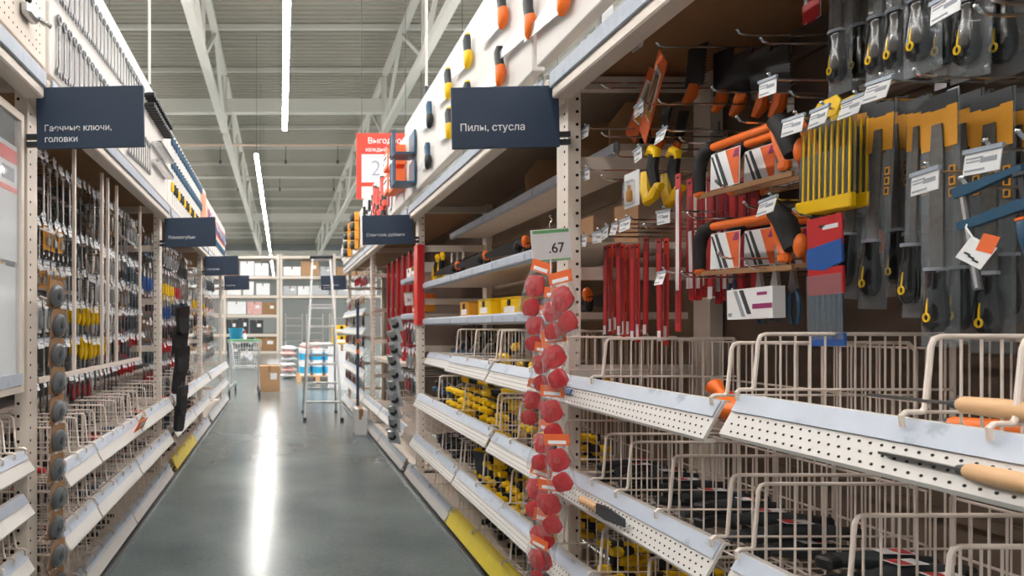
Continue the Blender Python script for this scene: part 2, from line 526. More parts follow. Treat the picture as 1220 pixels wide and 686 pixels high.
class Bay:
    """one bay of shelving: an Empty at its foot with all its fixed parts"""
    def __init__(self, s, i, label, back='back', posts=True):
        self.s, self.i, self.y0, self.y1 = s, i, YP[i], YP[i + 1]
        self.t = thing('shelving_rack', label, 'shelving', (s * XP[s], self.y0, 0))
        self.face = FACE_R if s > 0 else FACE_L
        P = self.part
        y0, y1 = self.y0, self.y1
        # the upright at the far end: a front and a back post joined by braces
        ends = [y1] if i > 0 or True else []
        for y in ends:
            P('upright_post', MB().span(self.W(0, y, 0), self.W(0.05, y + 0.1, 2.30)), 'cream')
            b = MB()
            for k in range(44):
                z = 0.10 + k * 0.05
                q = self.W(0.036, y - 0.0008, z)
                b.cyl(q, (q[0], q[1] + 0.0016, q[2]), 0.0065, n=8)
                q = self.W(-0.0008, y + 0.03, z)
                b.cyl(q, (q[0] + 0.0016 * s, q[1], q[2]), 0.0055, n=8)
            o = P('slot_row', b, 'hole'); o['kind'] = 'stuff'
            P('upright_post', MB().span(self.W(0.56, y, 0), self.W(0.61, y + 0.1, 2.30)), 'cream')
            for z in (0.2, 0.62, 1.05, 1.44, 1.88, 2.2):
                P('cross_brace', MB().span(self.W(0.051, y + 0.03, z), self.W(0.559, y + 0.07, z + 0.05)), 'cream')
        P('back_panel', MB().span(self.W(0.62, y0 + 0.1, 0.02), self.W(0.635, y1 + 0.09, 2.26)), back)
        for z in (0.35, 0.75, 1.15, 1.5, 1.9, 2.15):
            P('back_rail', MB().span(self.W(0.60, y0 + 0.11, z), self.W(0.619, y1 - 0.01, z + 0.03)), back if back != 'backgrey' else 'wire')
        P('top_board', MB().span(self.W(-0.02, y0 + 0.1, 2.262), self.W(0.635, y1 + 0.09, 2.28)), 'brown' if back != 'litback' else 'litback')
        h = P('header_beam', MB().span(self.W(-0.08, y0 + 0.01, 2.137), self.W(-0.002, y1 - 0.036, 2.232), ch=0.006), 'cream')
        self.sub(h, 'label_strip', MB().span(self.W(-0.092, y0 + 0.03, 2.176), self.W(-0.081, y1 - 0.04, 2.238), ch=0.004), 'labelgrey')
        P('base_deck', MB().span(self.W(-0.07, y0 + 0.11, 0.04), self.W(0.55, y1 - 0.01, 0.055)), 'cream')
        P('kick_plate', MB().span(self.W(-0.1, y0 + 0.105, 0.0), self.W(-0.085, y1 + 0.1, 0.038)), 'charcoal')
        P('floor_rail', MB().span(self.W(-0.135, y0 + 0.105, 0.0), self.W(-0.101, y1 + 0.1, 0.022)), 'steel')
    def W(self, w, y, z):
        return (self.s * w, y - self.y0, z)
    def part(self, name, b, m, smooth=False):
        return obj(name, b.mesh(name, m, smooth), self.t)
    def sub(self, parent, name, b, m):
        return obj(name, b.mesh(name, m), parent)
    def world(self, w, y, z):
        return Vector((self.s * (XP[self.s] + w), y, z))
    def panel(self, zb, zt, w, m='panel', ya=None, yb=None):
        ya = self.y0 + 0.1 if ya is None else ya
        yb = self.y1 + 0.06 if yb is None else yb
        p = self.part('display_board', MB().span(self.W(w, ya, zb), self.W(w + 0.05, yb, zt), ch=0.004), m)
        for k in (0.15, 0.85):
            y = ya + (yb - ya) * k
            self.sub(p, 'bracket', MB().span(self.W(w + 0.06, y, 2.24), self.W(w + 0.1, y + 0.04, zt - 0.05)), 'steel')
    def lip(self, ya, yb, T, m='white', strip='label', holes=True, dw=0.0, drop=0.09):
        wt, wb = WT + dw, WB + dw
        f = lambda u, v, t: self.W(u, t, v)
        prof = [(wt, T), (wb, T - drop), (wb + 0.004, T - drop - 0.008), (wb + 0.03, T - drop - 0.006), (wb + 0.03, T - drop - 0.001), (wb + 0.008, T - drop), (wt + 0.006, T - 0.004), (wt + 0.016, T - 0.004), (wt + 0.016, T)]
        o = self.part('shelf_lip', MB().prism(prof, ya, yb, f), m)
        nx, nz = -drop, -(wt - wb)          # outward normal in (w, z), unnormalised
        L = math.hypot(nx, nz); nx /= L; nz = 0.5 * (wt - wb) / L * 2
        def on(t, d):                        # point on the slope, t 0..1 from the top, d off the surface
            return (wt + (wb - wt) * t + nx * d, T - drop * t + nz * d)
        a0, a1, a2, a3 = on(0.02, 0.001), on(0.44, 0.001), on(0.44, 0.005), on(0.02, 0.004)
        self.sub(o, 'label_strip', MB().prism([a0, a1, a2, a3], ya + 0.004, yb - 0.004, f), strip)
        if holes:
            b = MB(); n = int((yb - ya - 0.02) / 0.021)
            for r, t in enumerate((0.54, 0.72, 0.9)):
                for k in range(n):
                    y = ya + 0.015 + k * 0.021 + (0.0105 if r == 1 else 0)
                    c = on(t, 0.0004); d = on(t, 0.0012)
                    b.cyl(self.W(c[0], y, c[1]), self.W(d[0], y, d[1]), 0.0027, n=7)
            q = self.sub(o, 'perforation', b, 'hole'); q['kind'] = 'stuff'
        return o
    def flat_shelf(self, ya, yb, z, w, deck=True, ht=0.058):
        """solid shelf with an upright rounded price channel"""
        o = self.part('shelf_lip', MB().span(self.W(w, ya, z - ht), self.W(w + 0.022, yb, z), ch=0.008), 'labelgrey')
        n = max(1, int(round((yb - ya) / 0.9)))
        for k in range(n):
            q0, q1 = ya + (yb - ya) * k / n + 0.006, ya + (yb - ya) * (k + 1) / n - 0.006
            self.sub(o, 'label_strip', MB().span(self.W(w - 0.006, q0, z - ht + 0.01), self.W(w - 0.0005, q1, z - 0.008), ch=0.002), 'label')
        if deck:
            self.part('shelf_deck', MB().span(self.W(w + 0.023, ya, z - 0.04), self.W(0.55, yb, z - 0.012)), 'cream')
    def hook(self, y, z, w, tag_=True, rz=0.0, back=0.595, tilt=None):
        L = back - w
        o = obj('peg_hook', hook_mesh(L), self.t, self.W(w, y, z), (0, 0, self.face + rz))
        if tag_:
            t = obj('price_tag', random.choice(TAGS), o, (0, -0.002, 0.004), (rnd(-0.35, 0.05) if tilt is None else tilt, rnd(-0.12, 0.12), rnd(-0.15, 0.15)))
        return o

def hook_px(bay, px, py, X=1.26, **k):
    p = spot(px, py, X)
    return bay.hook(p.y, p.z, X - XP[1], **k)

_BK = {}
def basket(bay, ya, yb, T, divs, label, dw=0.0, h=0.138, depth=0.40, group=None, thin=0.0022, step=0.034):
    """wire basket hooked over a price lip; divs = the y of each divider frame"""
    s = bay.s
    t = thing('wire_basket', label, 'basket', (s * (XP[s] + dw), ya, T - 0.075), group=group)
    W = lambda w, y, z: (s * w, y - ya, z)
    zb = 0.0
    b = MB()
    n = int((yb - ya) / 0.04)
    for k in range(n + 1):
        y = ya + (yb - ya) * k / n
        b.tube([W(-0.048, y, zb + 0.014), W(-0.04, y, zb), W(depth, y, zb)], thin, 4)
    for k in range(6):
        w = -0.04 + (depth + 0.04) * k / 5
        b.tube([W(w, ya, zb - 0.004), W(w, yb, zb - 0.004)], thin * 1.3, 4)
    obj('floor_grid', b.mesh('floor_grid', 'wire'), t)
    b = MB()
    for k in range(n + 1):
        y = ya + (yb - ya) * k / n
        b.tube([W(depth + 0.006, y, zb), W(depth + 0.006, y, zb + 0.2)], thin, 4)
    for z in (0.07, 0.2):
        b.tube([W(depth + 0.008, ya, zb + z), W(depth + 0.008, yb, zb + z)], thin * 1.6, 5)
    obj('back_grid', b.mesh('back_grid', 'wire'), t)
    key = (s, round(h, 3), round(depth, 2), thin)
    if key not in _BK:
        b = MB(); z0 = 0.075
        U = lambda w, z: (s * w, 0, z)
        b.tube([U(-0.094, z0 - 0.012), U(-0.096, z0 + 0.006), U(-0.088, z0 + 0.012), U(-0.062, z0 + 0.012), U(-0.056, z0 + 0.02), U(-0.046, z0 + h - 0.016), U(-0.041, z0 + h - 0.004), U(-0.030, z0 + h),
                U(depth - 0.02, z0 + h), U(depth - 0.003, z0 + h - 0.02), U(depth - 0.003, 0.004)], 0.0046, 8)
        b.tube([U(-0.058, z0 + 0.012), U(depth - 0.003, z0 + 0.012)], 0.0032, 6)
        w = -0.03
        while w < depth - 0.02:
            b.tube([U(w, 0.004), U(w, z0 + h)], thin, 5)
            w += step
        _BK[key] = b.mesh('divider', 'wire', True)
    for y in divs:
        obj('divider', _BK[key], t, W(0, y, 0))
    return t

# ---- right-hand bays
R0 = Bay(1, 0, 'cream shelving bay hung with files, hacksaws and red blades beside the .67 price card')
R1 = Bay(1, 1, 'cream shelving bay of solid shelves and wire baskets with yellow clamps', back='litback')
R2 = Bay(1, 2, 'cream shelving bay of red profiles beyond the chisel sign')
R3 = Bay(1, 3, 'cream shelving bay with white sloping shelves next to the aluminium ladder')
L0 = Bay(-1, 0, 'cream shelving bay with an acrylic pane and a framed price poster', back='backgrey')
L1 = Bay(-1, 1, 'cream shelving bay hung with wrenches under the first wrench sign', back='backgrey')
L2 = Bay(-1, 2, 'cream shelving bay of pliers next to the hanging black pouches', back='backgrey')
L3 = Bay(-1, 3, 'cream shelving bay at the aisle end next to the shopping trolley', back='backgrey')
RIGHT, LEFT = (R0, R1, R2, R3), (L0, L1, L2, L3)

R0.panel(2.30, 2.92, -0.10); R1.panel(2.30, 2.92, -0.10); R2.panel(2.30, 2.85, -0.10); R3.panel(2.30, 2.80, -0.08)
L0.panel(2.29, 3.0, -0.05, 'pegboard'); L1.panel(2.29, 3.0, -0.05); L2.panel(2.29, 2.95, -0.05); L3.panel(2.29, 2.90, -0.05)

# price lips: (bay, segments of y, top height, extra)
ROWS_R = (1.075, 0.735, 0.415)
for T in ROWS_R:
    up = 0.022 if T > 1 else 0.0
    R0.lip(1.50, 2.47, T); R0.lip(0.60, 1.445, T + up); R0.lip(-0.20, 0.56, T + up)
R0.lip(0.1, 2.47, 0.145, holes=False)
R1.lip(2.50, 3.105, 1.075); R1.lip(3.125, 3.88, 1.078); R1.lip(3.92, 5.15, 1.05, dw=0.16, holes=False)
R1.lip(2.50, 3.10, 0.735); R1.lip(3.12, 4.80, 0.75)
R1.lip(2.50, 3.72, 0.415); R1.lip(3.74, 4.95, 0.42, m='white', strip='labelgrey')
R1.lip(2.50, 3.86, 0.145, m='yellowlip', strip='yellowlip', holes=False); R1.lip(3.88, 5.16, 0.145, holes=False)
R1.flat_shelf(2.6, 5.14, 2.02, 0.25); R1.flat_shelf(2.6, 5.14, 1.615, 0.03); R1.flat_shelf(2.6, 5.14, 1.325, 0.03)
for y0, y1 in ((5.3, 6.55), (6.58, 7.86)):
    R2.lip(y0, y1, 0.145, holes=False); R2.lip(y0, y1, 0.42, holes=False, strip='labelgrey')
for y0, y1 in ((8.0, 9.2), (9.23, 10.55)):
    R3.lip(y0, y1, 0.145, holes=False)
for b_, z in ((R2, 1.72), (R2, 1.38)):
    b_.flat_shelf(5.32, 6.2, z, 0.05)
for z in (0.42, 0.70, 0.98, 1.25, 1.5):
    R3.lip(8.0, 10.55, z, holes=False, dw=0.02)
ROWS_L = (0.68, 0.41)
for T in ROWS_L:
    L1.lip(2.62, 3.08, T, holes=False); L1.lip(3.10, 3.98, T, holes=False); L1.lip(4.00, 5.15, T, holes=False)
    L2.lip(5.32, 6.55, T, holes=False); L2.lip(6.57, 7.85, T, holes=False)
    L3.lip(8.02, 9.2, T, holes=False); L3.lip(9.22, 10.55, T, holes=False)
for T_ in (0.77, 0.60, 0.38, 0.16):
    L0.lip(0.9, 2.46, T_, holes=False, dw=0.085, drop=0.075)
for bay, segs in ((L1, ((2.62, 2.9), (2.92, 3.83), (3.85, 5.15))), (L2, ((5.32, 6.55), (6.57, 7.85))), (L3, ((8.02, 9.2), (9.22, 10.55)))):
    for a, c in segs:
        bay.lip(a, c, 0.145, holes=False, m='yellowlip' if (bay is L2 and a < 6) else 'white', strip='yellowlip' if (bay is L2 and a < 6) else 'label')

# tall display rails hung from the header of the wrench bay
for k, y in enumerate((3.10, 3.58, 3.70, 3.90, 4.55)):
    L1.part('display_rail', MB().span(L1.W(0.015, y, 1.04), L1.W(0.03, y + 0.02, 2.13)), 'wire')
L1.part('display_rail', MB().span(L1.W(0.015, 2.64, 1.015), L1.W(0.03, 4.57, 1.038)), 'wire')

# ---- baskets
basket(R0, 1.50, 2.45, 1.075, (2.41, 2.10, 1.515), 'cream wire basket holding a boxed saw, level with the red blades')
basket(R0, 0.60, 1.445, 1.097, (1.43, 1.05, 0.92, 0.62), 'cream wire basket with wooden handles below the hanging files')
basket(R0, 1.50, 2.45, 0.735, (2.40, 2.10, 1.95, 1.74, 1.515), 'cream wire basket with five dividers and bagged black tools', h=0.16)
basket(R0, 0.60, 1.445, 0.735, (1.43, 1.19, 1.02, 0.8), 'cream wire basket of black tools under the lip with the wooden-handled rasp', h=0.16)
basket(R0, 1.50, 2.45, 0.415, (2.40, 2.12, 1.85, 1.515), 'cream wire basket of yellow clamps below the wooden scraper', h=0.16)
basket(R0, 0.60, 1.445, 0.415, (1.43, 1.2, 0.9), 'cream wire basket lowest under the wooden-handled rasp', h=0.16)
basket(R1, 2.60, 3.105, 1.075, (3.09, 2.62), 'cream wire basket of yellow clamps beside the red bags, topmost row', h=0.16)
basket(R1, 3.125, 3.88, 1.078, (3.86, 3.5, 3.14), 'cream wire basket of a yellow clamp beside the boxed blue planes', h=0.16)
basket(R1, 2.60, 3.10, 0.735, (3.09, 2.85), 'cream wire basket half full of yellow clamps beside the red bags', h=0.17)
basket(R1, 3.12, 4.80, 0.75, (4.3, 3.7, 3.14), 'long cream wire basket of blue planes and yellow clamps', h=0.17)
basket(R1, 2.60, 3.72, 0.415, (3.70, 3.35, 2.95), 'cream wire basket heaped with yellow clamps above the yellow lip', h=0.17)
basket(R1, 3.74, 4.95, 0.42, (4.9, 4.2, 3.77), 'cream wire basket of grey tools above the white base lip', h=0.17)
basket(R1, 2.60, 3.86, 0.145, (3.8, 3.4, 2.95), 'cream wire basket just behind the yellow lip', h=0.17)
basket(R1, 3.88, 5.1, 0.145, (5.0, 4.4), 'cream wire basket behind the white base lip of the clamp bay', h=0.17)
dl = ('topmost', 'middle', 'lowest')
for r, T in enumerate((0.68, 0.41, 0.145)):
    basket(L1, 2.62, 3.08, T, (2.64, 2.8, 2.93, 3.06), 'cream wire basket below the strip of grey discs, %s row' % dl[r], thin=0.0026, h=0.15)
    basket(L1, 3.10, 3.98, T, (3.2, 3.4, 3.62, 3.8, 3.96), 'cream wire basket under the tall white rails, %s row' % dl[r], thin=0.0026, h=0.15)
    basket(L1, 4.00, 5.12, T, (4.15, 4.4, 4.7, 4.95), 'cream wire basket beside the black pouches, %s row' % dl[r], thin=0.0026, h=0.15)
    basket(L2, 5.32, 6.55, T, (5.5, 5.9, 6.3), 'cream wire basket behind the black pouches, %s row' % dl[r], thin=0.003, step=0.06)
    basket(L2, 6.57, 7.85, T, (6.8, 7.2, 7.6), 'cream wire basket in the far half of the pliers bay, %s row' % dl[r], thin=0.003, step=0.06)
basket(L0, 1.2, 2.45, 0.77, (2.44, 2.34, 2.24, 2.1), 'cream wire basket below the framed price poster, upper row', thin=0.0026, dw=0.085)
basket(L0, 1.2, 2.45, 0.38, (2.44, 2.34, 2.24, 2.1), 'cream wire basket below the framed price poster, lower row', thin=0.0026, h=0.1, dw=0.085)
basket(R2, 5.34, 7.8, 0.42, (5.6, 6.2, 6.9), 'cream wire basket under the red profiles', thin=0.003, step=0.06)
# ------------------------------------------------------------------ prototypes
# every tool hangs from its origin: x = width, -y = front, z = up
FZ = lambda u, v, t: (u, t, v)                 # outline in x-z, thickness along y

def p_file_pack(L=0.46, w=0.066, blade=0.022, half=True, dark=True):
    sleeve = MB()
    sleeve.box((0, 0.004, -L / 2), (w, 0.0012, L))
    # bulged front sheet
    xs = [-w / 2, -w * 0.3, 0, w * 0.3, w / 2]; vs = []; fs = []
    zs = [0, -0.1, -0.2, -L + 0.16, -L + 0.1, -L + 0.05, -L]
    for j, z in enumerate(zs):
        d = (0, 0.002, 0.004, 0.010, 0.024, 0.024, 0)[j]
        for x in xs:
            vs.append((x, 0.0033 - d * (1 - (2 * x / w) ** 2) - 0.0008, z))
    for j in range(len(zs) - 1):
        for i in range(4):
            fs.append((j * 5 + i, j * 5 + i + 1, j * 5 + 6 + i, j * 5 + 5 + i))
    sleeve.add(vs, fs)
    card = MB().box((0, 0.001, -0.068), (w * 0.94, 0.0012, 0.08))
    band = MB().box((0, 0.001, -0.014), (w * 0.94, 0.0013, 0.026)).box((0, -0.0002, -0.028), (w * 0.4, 0.001, 0.006))
    strip = MB()
    for k in range(3):
        strip.box((w * 0.36, -0.0008, -0.155 - k * 0.022), (w * 0.16, 0.001, 0.017), 0)
        strip.box((w * 0.36, -0.0016, -0.155 - k * 0.022), (w * 0.08, 0.001, 0.010), 1)
    bl = MB().prism([(-blade * 0.36, -0.06), (blade * 0.36, -0.06), (blade * 0.5, -0.12), (blade * 0.5, -L + 0.16), (blade * 0.2, -L + 0.15), (-blade * 0.2, -L + 0.15), (-blade * 0.5, -L + 0.16), (-blade * 0.5, -0.12)], -0.0042, -0.0008, FZ)
    h = MB().lathe((-0.002, -0.004, -L + 0.155), (-0.002, -0.004, -L + 0.03), [(0, 0.013), (0.04, 0.017), (0.10, 0.0165), (0.2, 0.016), (0.45, 0.0215), (0.72, 0.0245), (0.9, 0.022), (1, 0.012)], 16, flat=0.72)
    loop = MB()
    cz = -L + 0.058
    ring = [(-0.002 + 0.0055 * math.sin(2 * PI * k / 12), -0.0215, cz + 0.008 * math.cos(2 * PI * k / 12)) for k in range(12)]
    loop.tube(ring, 0.0022, 5, closed=True)
    loop.tube([(-0.002, -0.021, cz + 0.009), (-0.002, -0.020, cz + 0.025), (-0.002, -0.018, cz + 0.038)], 0.0022, 5)
    highlight_collar = MB().cyl((-0.002, -0.004, -L + 0.157), (-0.002, -0.004, -L + 0.150), 0.0172, n=14)  # collar coloured pale to stand for a highlight on the black handle
    return ('file_pack', [('sleeve', sleeve.mesh('sleeve', 'clear', True)), ('header_card', card.mesh('card', 'amber'), [('hang_band', band.mesh('band', ['charcoal']))]),
                          ('side_label', strip.mesh('side_label', ['amber', 'blackink'])), ('blade', bl.mesh('blade', 'darksteel')),
                          ('handle', h.mesh('handle', 'blackgloss', True), [('hanging_loop', loop.mesh('loop', 'yellow', True)), ('highlight_collar', highlight_collar.mesh('highlight_collar', 'ink', True))])])

def p_needle_set():
    w, L = 0.15, 0.24
    pouch = MB().box((0, 0.006, -L / 2 - 0.02), (w, 0.0014, L - 0.02))
    band = MB().box((0, 0, -L + 0.006), (w + 0.004, 0.016, 0.034), ch=0.003)
    head = MB().prism([(-0.02, 0.012), (0.03, 0.016), (0.042, 0.0), (0.03, -0.03), (-0.03, -0.028), (-0.034, -0.004)], -0.002, 0.002, FZ)
    parts = [('pouch', pouch.mesh('pouch', 'clear')), ('bottom_band', band.mesh('band', 'yellow')), ('hang_tab', head.mesh('tab', 'yellow'))]
    ndl = MB().lathe((0, 0, -0.045), (0, 0, -L + 0.02), [(0, 0.0022), (0.35, 0.003), (0.38, 0.0066), (1, 0.0064)], 8).mesh('needle_file', 'charcoal', True)
    stripe = MB().box((0, -0.004, -L / 2 - 0.012), (0.0045, 0.003, L - 0.07)).mesh('divider_strip', 'yellow')
    return ('needle_file_set', parts), ndl, stripe, w

def p_red_blue_set():
    w, L = 0.094, 0.30
    head = MB().box((0, 0, -0.035), (w, 0.004, 0.07)).box((0.018, -0.0025, -0.026), (0.04, 0.001, 0.01), 1).box((-0.004, -0.0025, -0.022), (0.016, 0.001, 0.006), 2)
    mid = MB().prism([(-w / 2, -0.071), (w / 2, -0.058), (w / 2, -0.11), (0, -0.125), (-w / 2, -0.118)], -0.004, 0.001, FZ)
    low = MB().box((0, 0, -0.15), (w, 0.005, 0.062))
    ndl = MB()
    for k in range(6):
        x = -w / 2 + 0.01 + k * (w - 0.02) / 5
        ndl.lathe((x, 0, -0.182), (x, 0, -0.275), [(0, 0.005), (0.5, 0.0045), (1, 0.002)], 7)
    foot = MB().box((0, 0, -0.285), (w, 0.005, 0.03))
    cl = MB().box((0, -0.006, -0.21), (w, 0.0012, 0.15))
    return ('needle_file_pouch', [('header_card', head.mesh('head', ['red', 'paper', 'blackink'])), ('blue_band', mid.mesh('mid', 'blue')), ('red_band', low.mesh('low', 'red')),
                                  ('needle_files', ndl.mesh('needles', 'teal', True)), ('pouch', cl.mesh('pouch', 'clear')), ('bottom_band', foot.mesh('foot', 'blue'))])

def p_hacksaw():
    tube = MB().tube([(-0.135, 0, 0.0), (0.135, 0, 0.0)], 0.0125, 10)
    tube.tube([(0.110, 0, -0.006), (0.125, 0, -0.06), (0.150, 0, -0.108)], 0.009, 8)
    tube.box((0.152, 0, -0.112), (0.034, 0.022, 0.026), ch=0.006)
    grip = MB().tube([(-0.12, 0, 0.002), (-0.155, 0, -0.004), (-0.178, 0, -0.03), (-0.182, 0, -0.07), (-0.178, 0, -0.125)], [0.016, 0.02, 0.020, 0.017, 0.016], 10)
    nose = MB().tube([(0.118, 0, 0.012), (0.150, 0, -0.02), (0.182, 0, -0.09)], [0.022, 0.026, 0.022], 10)
    tip = MB().ball((-0.178, 0, -0.13), 0.018, 10, 6, s=(1, 0.8, 0.7))
    cap = MB().ball((0.205, -0.004, -0.085), 0.024, 10, 6, s=(0.7, 0.6, 1.3))
    blade = MB().box((0.0, 0, -0.138), (0.36, 0.008, 0.014))
    card = MB().prism([(-0.125, -0.022), (-0.005, -0.022), (-0.005, -0.128), (-0.125, -0.128)], -0.0035, -0.0015, FZ)
    pr = MB()
    pr.prism([(-0.062, -0.024), (-0.007, -0.024), (-0.007, -0.126), (-0.022, -0.126)], -0.0050, -0.0036, FZ, 0)
    pr.prism([(-0.123, -0.03), (-0.117, -0.03), (-0.070, -0.126), (-0.08, -0.126)], -0.0050, -0.0036, FZ, 1)
    pr.prism([(-0.108, -0.024), (-0.098, -0.024), (-0.048, -0.126), (-0.062, -0.126)], -0.0050, -0.0036, FZ, 1)
    pr.prism([(-0.02, -0.028), (-0.009, -0.028), (-0.009, -0.05), (-0.03, -0.05)], -0.0064, -0.0051, FZ, 2)
    return ('mini_hacksaw', [('frame_tube', tube.mesh('frame', 'orange', True)), ('grip', grip.mesh('grip', 'rubber', True), [('grip_tip', tip.mesh('tip', 'orange', True))]),
                             ('nose', nose.mesh('nose', 'rubber', True), [('nose_cap', cap.mesh('cap', 'orange', True))]), ('blade_sleeve', blade.mesh('sleeve', 'brown')),
                             ('card', card.mesh('card', 'paper'), [('print', pr.mesh('print', ['orangecard', 'charcoal', 'purple']))])])

def p_clamp():
    bar = MB().box((0, 0, -0.14), (0.020, 0.008, 0.31)).box((0, -0.0045, -0.14), (0.008, 0.002, 0.30), 1)
    fixed = MB().prism([(-0.018, 0.018), (0.03, 0.018), (0.15, 0.026), (0.15, 0.010), (0.02, -0.012), (-0.018, -0.014)], -0.011, 0.011, FZ)
    slide = MB().prism([(-0.02, -0.088), (0.03, -0.083), (0.13, -0.068), (0.15, -0.07), (0.15, -0.10), (0.125, -0.10), (0.02, -0.112), (-0.02, -0.11)], -0.012, 0.012, FZ)
    scr = MB().cyl((0.137, 0, 0.008), (0.137, 0, -0.14), 0.006, n=8).cyl((0.137, 0, 0.008), (0.137, 0, -0.004), 0.014, n=10)
    grip = MB().lathe((0.137, 0, -0.125), (0.137, 0, -0.24), [(0, 0.02), (0.08, 0.024), (0.5, 0.023), (0.85, 0.018), (1, 0.012)], 12)
    rim = MB().cyl((0.137, 0, -0.121), (0.137, 0, -0.128), 0.0245, n=12).cyl((0.137, 0, -0.236), (0.137, 0, -0.243), 0.015, n=12)
    card = MB().box((0.02, -0.016, -0.19), (0.075, 0.001, 0.07), 0, R=Matrix.Rotation(0.75, 3, 'Y')).box((0.052, -0.0168, -0.172), (0.042, 0.001, 0.05), 1, R=Matrix.Rotation(0.55, 3, 'Y'))
    for k in range(3):
        card.box((0.0 + k * 0.008, -0.0175, -0.188 - k * 0.013), (0.018, 0.001, 0.005), 2, R=Matrix.Rotation(0.75, 3, 'Y'))
    tie = MB().tube([(0.006, -0.006, -0.095), (0.008, -0.018, -0.11), (0.018, -0.017, -0.14), (0.028, -0.016, -0.16)], 0.0024, 5)
    return ('bar_clamp', [('bar', bar.mesh('bar', ['toolsteel', 'chrome'])), ('fixed_jaw', fixed.mesh('fixed', 'teal')), ('sliding_jaw', slide.mesh('slide', 'teal'), [('screw', scr.mesh('screw', 'charcoal', True)), ('handle', grip.mesh('grip', 'teal', True)), ('orange_ring', rim.mesh('rim', 'orange', True))]),
                          ('swing_tag', card.mesh('card', ['paper', 'orangecard', 'blackink'])), ('tie', tie.mesh('tie', 'paper', True))])

def p_strip(w, L, m, label=None, lab_z=None, lab='paper'):
    b = MB().box((0, 0, -L / 2), (w, 0.003, L)).box((0, 0.0, -0.012), (w * 0.5, 0.0036, 0.006), 1)
    parts = [('card', b.mesh('strip', [m, 'hole']))]
    bl = MB().box((0, -0.0022, -L / 2 - 0.02), (w * 0.55, 0.001, L * 0.82))
    parts.append(('blade', bl.mesh('blade', 'darkred' if m != 'darkred' else 'red')))
    if label:
        parts.append(('label', MB().box((0, -0.003, lab_z), (w * 0.62, 0.001, label)).mesh('label', lab)))
    return ('blade_pack', parts)

def p_elbow():
    body = MB().tube([(-0.02, 0, 0.02), (0.0, 0, 0.03), (0.022, 0, 0.018), (0.024, 0, 0.0)], [0.008, 0.014, 0.014, 0.01], 8)
    body.tube([(-0.03, 0, -0.03), (-0.03, 0, -0.08), (-0.012, 0, -0.12), (0.015, 0, -0.108), (0.034, 0, -0.085), (0.05, 0, -0.09)], [0.013, 0.016, 0.018, 0.017, 0.013, 0.01], 8)
    grip = MB().tube([(0.016, 0, 0.012), (0.004, 0, -0.03), (0.02, 0, -0.085)], [0.015, 0.017, 0.013], 8)
    return ('angle_clamp', [('body', body.mesh('body', 'yellow', True)), ('grip', grip.mesh('grip', 'rubber', True))])

def p_pruning_saw():
    bl = MB()
    pts = [(-0.035, 0.0), (0.035, 0.0)]
    for k in range(12):
        z = -0.012 - k * 0.011
        pts += [(0.038, z), (0.030, z - 0.006)]
    pts += [(0.03, -0.15), (-0.035, -0.15)]
    bl.prism(pts, -0.004, 0.004, FZ)
    h = MB().tube([(0.0, 0, -0.14), (-0.012, 0, -0.18), (-0.035, 0, -0.205)], [0.018, 0.021, 0.012], 8)
    return ('pruning_saw', [('blade_guard', bl.mesh('guard', 'black')), ('handle', h.mesh('handle', 'orange', True))])

def p_saw_card():
    c = MB().box((0, 0, -0.11), (0.075, 0.003, 0.22))
    win = MB().box((0, -0.002, -0.10), (0.052, 0.001, 0.13), 0).box((0.006, -0.0026, -0.15), (0.05, 0.001, 0.02), 1)
    it = MB().box((-0.008, -0.005, -0.1), (0.012, 0.006, 0.12), R=Matrix.Rotation(0.12, 3, 'Y')).box((0.012, -0.005, -0.09), (0.010, 0.006, 0.09), 1)
    return ('blade_card', [('card', c.mesh('card', 'orangecard')), ('window', win.mesh('window', ['paper', 'amber'])), ('blade', it.mesh('blade', ['steel', 'brown']))])

def p_white_box():
    b = MB().box((0, 0, -0.04), (0.15, 0.03, 0.075))
    pr = MB().box((0.043, -0.0156, -0.048), (0.06, 0.001, 0.012), 0).box((0.043, -0.0156, -0.018), (0.03, 0.001, 0.007), 0)
    pr.prism([(-0.05, -0.006), (-0.04, -0.006), (-0.012, -0.072), (-0.022, -0.072)], -0.0166, -0.0151, FZ, 1)
    pr.prism([(-0.03, -0.006), (-0.018, -0.006), (0.008, -0.066), (-0.004, -0.066)], -0.0166, -0.0151, FZ, 2)
    pr.box((-0.064, -0.0156, -0.066), (0.012, 0.001, 0.009), 1)
    return ('blade_box', [('carton', b.mesh('carton', 'paper')), ('print', pr.mesh('print', ['purple', 'ink', 'charcoal']))])

def p_panel_saw(mh, mg, L=0.34, H=0.17):
    """hand saw shown flat on a board: blade towards -x, handle upright at x = 0"""
    blade = MB().prism([(-0.01, -0.02), (0.012, -0.105), (-L * 0.98, -0.06), (-L, -0.028)], -0.002, 0.002, FZ)
    h = MB().tube([(0.012, 0, 0.062), (0.0, 0, 0.035), (0.004, 0, 0.0), (0.018, 0, -0.04)], [0.015, 0.022, 0.021, 0.02], 9)
    g = MB().tube([(0.02, 0, -0.035), (0.026, 0, -0.07), (0.014, 0, -0.105), (0.004, 0, -0.118)], [0.023, 0.026, 0.02, 0.01], 9)
    return ('hand_saw', [('blade', blade.mesh('blade', 'steel')), ('handle', h.mesh('handle', mh, True)), ('guard', g.mesh('guard', mg, True))])

